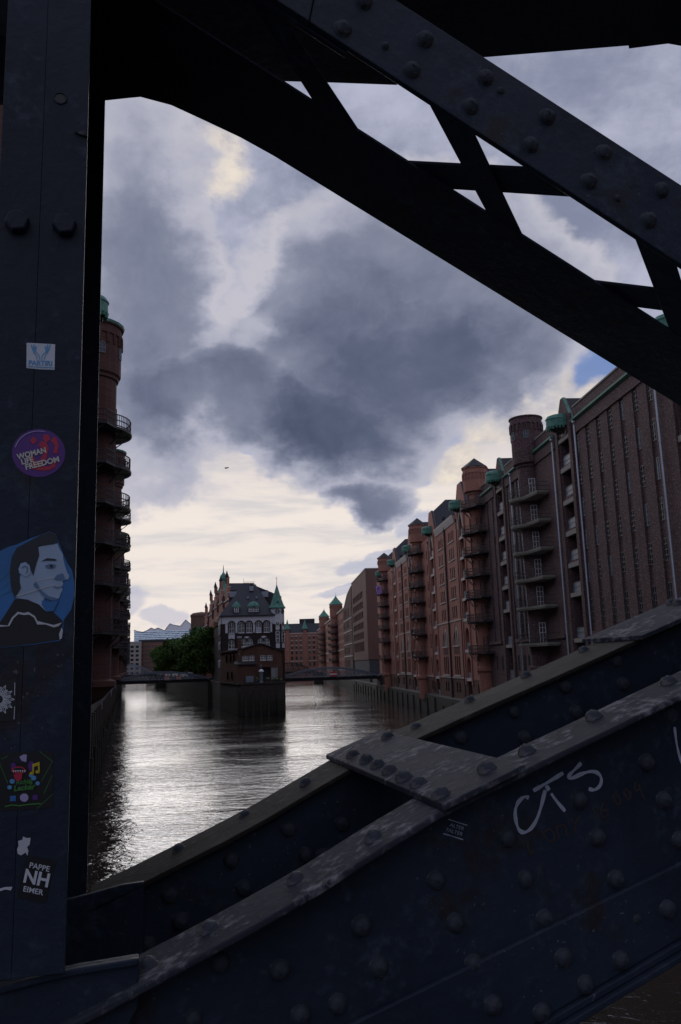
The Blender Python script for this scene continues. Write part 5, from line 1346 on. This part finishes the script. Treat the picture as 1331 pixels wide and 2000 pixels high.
s = sticker('round purple sticker reading WOMAN LIFE FREEDOM over red strokes', ell(76, 885, 52, 47), 'print_purple')
for pts in (((183, 690), (207, 665), (228, 692), (207, 715)), ((262, 680), (268, 655), (300, 655), (308, 685), (282, 702)), ((310, 690), (330, 668), (348, 675), (360, 720), (350, 770), (325, 770), (338, 720)),
            ((235, 720), (255, 692), (285, 700), (300, 735), (285, 800), (245, 850), (215, 868), (190, 862), (235, 830), (262, 780), (268, 745)), ((178, 790), (200, 775), (212, 800), (240, 850), (310, 845), (330, 800), (350, 800), (340, 850), (300, 872), (230, 872), (190, 840))):
    flat(ZB(pts), 'print_red', 2, s)
line(ell(76, 885, 47, 42.5, 24, 195, 285), 1.5, 'print_lilac', 3, s)
text_mesh('WOMAN', 14.8, NS-.002, 62.5, 886, 14, 'print_offwhite', s, .035, sx=.96)
text_mesh('LIFE', 14.8, NS-.002, 53.5, 900, 14, 'print_offwhite', s, .035, sx=.96)
text_mesh('FREEDOM', 14.8, NS-.002, 83, 905, 14, 'print_offwhite', s, .035, sx=1.05)

s = sticker('torn sticker with the blue tinted profile of a dark haired man', ZB([(0, 1365), (60, 1335), (100, 1325), (190, 1285), (250, 1265), (300, 1245), (345, 1262), (360, 1310), (385, 1375), (410, 1435), (440, 1480), (455, 1550), (458, 1630), (435, 1720), (390, 1785), (386, 1850), (370, 1910), (200, 1935), (0, 1955)]), 'print_blue', 'portrait_sticker')
flat(ZB([(0, 1800), (40, 1740), (90, 1660), (150, 1650), (240, 1680), (300, 1710), (330, 1740), (375, 1780), (386, 1800), (378, 1850), (362, 1905), (200, 1930), (0, 1952)]), 'print_black', 2, s)
flat(ZB([(235, 1340), (290, 1325), (352, 1318), (362, 1345), (385, 1385), (388, 1415), (398, 1455), (412, 1495), (425, 1515), (418, 1535), (392, 1542), (383, 1548), (388, 1565), (380, 1580), (384, 1600), (372, 1622), (360, 1655), (325, 1668), (275, 1650), (255, 1690), (285, 1735), (240, 1690), (170, 1660), (95, 1650), (120, 1590), (125, 1520), (160, 1450), (215, 1440)]), 'print_skin', 3, s)
flat(ZB([(75, 1400), (105, 1345), (180, 1305), (250, 1268), (300, 1248), (345, 1265), (355, 1312), (330, 1322), (235, 1335), (242, 1390), (225, 1440), (205, 1515), (190, 1480), (180, 1440), (140, 1430), (112, 1470), (120, 1540), (130, 1590), (95, 1655), (70, 1590), (62, 1480)]), 'print_hair', 4, s)
flat(ZB([(115, 1475), (130, 1440), (160, 1432), (182, 1455), (190, 1500), (165, 1525), (140, 1510), (122, 1500)]), 'print_skin', 5, s)
line(ZB([(135, 1470), (155, 1455), (172, 1470), (165, 1500)]), 1.8, 'print_shade', 6, s)
flat(ZB([(250, 1428), (290, 1408), (335, 1412), (352, 1420), (335, 1424), (290, 1422)]), 'print_hair', 5, s)
flat(ZB([(275, 1455), (300, 1444), (335, 1445), (345, 1455), (325, 1470), (295, 1470)]), 'print_shade', 5, s); flat(ell(101, 1106, 3.2, 2.8, 12), 'print_black', 6, s)
flat(ZB([(330, 1535), (350, 1510), (385, 1500), (400, 1530), (385, 1541), (350, 1542)]), 'print_shade', 5, s); line(ZB([(330, 1583), (352, 1588), (380, 1582)]), 2.0, 'print_shade', 5, s)
flat(ZB([(205, 1570), (240, 1610), (275, 1650), (325, 1668), (360, 1655), (300, 1640), (250, 1600), (222, 1550)]), 'print_shade', 5, s)
flat(ZB([(255, 1665), (300, 1680), (360, 1660), (330, 1730), (285, 1735), (262, 1700)]), 'print_blue', 5, s)
for pts in ([(0, 1540), (70, 1470)], [(0, 1600), (80, 1520)], [(0, 1640), (90, 1590)]): line(ZB(pts), 1.2, 'print_teal', 3, s)
line(ZB([(100, 1640), (200, 1610), (330, 1570)]), 1.2, 'print_offwhite', 6, s); line(ZB([(225, 1545), (330, 1525)]), 1.0, 'print_offwhite', 6, s)
flat(ZB([(0, 1815), (50, 1818), (75, 1770), (110, 1735), (150, 1742), (175, 1735), (215, 1760), (230, 1790), (260, 1798), (330, 1815), (380, 1800), (360, 1822), (330, 1830), (280, 1812), (230, 1812), (210, 1770), (180, 1752), (150, 1755), (115, 1748), (85, 1775), (60, 1822), (0, 1826)]), 'paper_torn', 4, s)
flat(ZB([(378, 1830), (386, 1850), (380, 1895), (366, 1905), (362, 1870)]), 'paper_torn', 4, s)

ZL = lambda pts: [(X*.26, 1280+Y*.26) for X, Y in pts]
s = sticker('black sticker with a white line drawing of leaves and a flower, cut by the frame', ZL([(-40, 186), (128, 178), (123, 492), (-40, 496)]), 'print_black')
for k in range(11):
    a = R(-80+k*16); cx, cy = -6, 330; L = 118 if k % 2 else 96
    q = (cx+L*cos(a), cy+L*sin(a)); nx, ny = -sin(a)*17, cos(a)*17; md = (cx+L*.62*cos(a), cy+L*.62*sin(a))
    if q[0] < 5: continue
    line(ZL([(cx+30*cos(a), cy+30*sin(a)), (md[0]+nx, md[1]+ny), q, (md[0]-nx, md[1]-ny), (cx+30*cos(a), cy+30*sin(a))]), .9, 'print_white', 2, s); line(ZL([(cx+30*cos(a), cy+30*sin(a)), q]), .7, 'print_white', 2, s)
line(ell(0, 1366, 9, 9, 20), .9, 'print_white', 2, s); line(ell(0, 1366, 14, 13, 20), .7, 'print_white', 2, s)
line(ZL([(114, 206), (112, 300)]), 1.0, 'print_white', 2, s); line(ZL([(112, 385), (108, 480)]), 1.0, 'print_white', 2, s)

s = sticker('black sticker with a singing mouth, yellow music note and green lettering', ZL([(-40, 738), (400, 716), (400, 1143), (-40, 1172)]), 'print_black')
for pts in ([(0, 810), (60, 960)], [(300, 720), (400, 800)], [(310, 950), (395, 800)], [(330, 1040), (395, 900)], [(280, 1150), (400, 1040)], [(10, 780), (60, 755)]): line(ZL(pts), .9, 'print_green', 2, s)
flat(ell(40, 1490, 15, 13, 24, 180, 360), 'print_hair', 3, s); flat(ZL([(150, 760), (180, 742), (205, 745), (200, 800), (165, 790)]), 'print_lilac', 4, s)
flat(ell(62, 1496, 6.5, 9.5), 'print_purple', 3, s); flat(ell(27, 1497, 5, 9), 'print_purple', 3, s)
flat(ell(37, 1504, 14, 7.5), 'print_red', 4, s); flat(ell(37, 1503, 10.5, 4.2), 'print_black', 5, s)
for k in range(6): flat(ZL([(98+k*17, 862), (112+k*17, 860), (106+k*17, 878)]), 'print_white', 6, s)
flat(ZL([(105, 895), (140, 882), (172, 885), (168, 925), (145, 945), (118, 932)]), 'print_red', 6, s)
flat(ZL([(245, 815), (300, 798), (302, 880), (290, 882), (288, 826), (258, 836), (258, 892), (246, 890)]), 'print_yellow', 4, s); flat(ell(62.5, 1510, 4, 3.2), 'print_yellow', 4, s); flat(ell(74, 1507, 4, 3.2), 'print_yellow', 4, s)
for cx, cy, r in ((95, 945, 20), (75, 990, 17), (255, 920, 20), (285, 960, 16), (235, 900, 16)): flat(ell(cx*.26, 1280+cy*.26, r*.26, r*.24, 14), 'print_skyblue', 3, s)
text_mesh('Richtig', 12, NS-.003, 47, 1527, 6, 'print_green', s, .03, shear=.25); text_mesh('Lecker', 15, NS-.003, 47, 1538.5, 6, 'print_green', s, .035, shear=.25)
flat(ZL([(78, 1055), (122, 1052), (122, 1092), (78, 1096)]), 'print_blue', 3, s); flat(ell(48, 1557.5, 8.3, 8), 'print_lilac', 3, s); flat(ZL([(248, 1048), (285, 1046), (285, 1082), (248, 1085)]), 'print_purple', 3, s)
line(ZL([(40, 1135), (90, 1122), (150, 1128), (220, 1118), (310, 1112)]), 2.0, 'print_green', 3, s)

s = sticker('torn scrap of white paper above the black PAPPE NH EIMER sticker', ZL([(138, 1395), (170, 1385), (175, 1360), (200, 1372), (232, 1370), (225, 1420), (205, 1440), (215, 1465), (208, 1505), (195, 1480), (160, 1502), (135, 1490), (130, 1455), (142, 1430)]), 'paper_torn', 'paper_scrap')
s = sticker('tilted black sticker with white capitals PAPPE NH EIMER', ZL([(208, 1505), (425, 1542), (345, 1862), (125, 1815)]), 'print_black')
text_mesh('PAPPE', 15.2, NS-.0014, 77.5, 1694, -12, 'print_white', s, .012, sx=1.0)
text_mesh('NH', 37, NS-.0014, 72, 1716.5, -12, 'print_white', s, .03, sx=.93)
text_mesh('EIMER', 15.2, NS-.0014, 65, 1740, -12, 'print_white', s, .012, sx=1.0)
sx = sticker('long smear of peeled white paper at the edge of the post, low on the left', ZL([(-20, 1750), (0, 1752), (40, 1740), (95, 1738), (85, 1765), (40, 1758), (0, 1772), (-20, 1775)]), 'paper_torn', 'paper_scrap')
# worn little sticker on the near web
s = link(None, 'sticker', None); tag(s, 'small worn sticker with thin pale letters on the near girder web, under the batten plate', 'sticker'); s.location = (0, 0, ZD*K); s.rotation_euler = (0, 0, TH)
def wl(pts, w, mat):
    stroke(pts, NW, w, mat, s, 'print')
wl([(876, 1600), (894, 1606), (913, 1612)], .0016, 'chalk_paint'); wl([(866, 1628), (886, 1634), (905, 1640)], .0018, 'chalk_paint')
text_mesh('ALTER', 10, NW, 893, 1615, -17, 'chalk_paint', s, .0); text_mesh('FALTER', 10, NW, 888, 1625, -17, 'chalk_paint', s, .0)
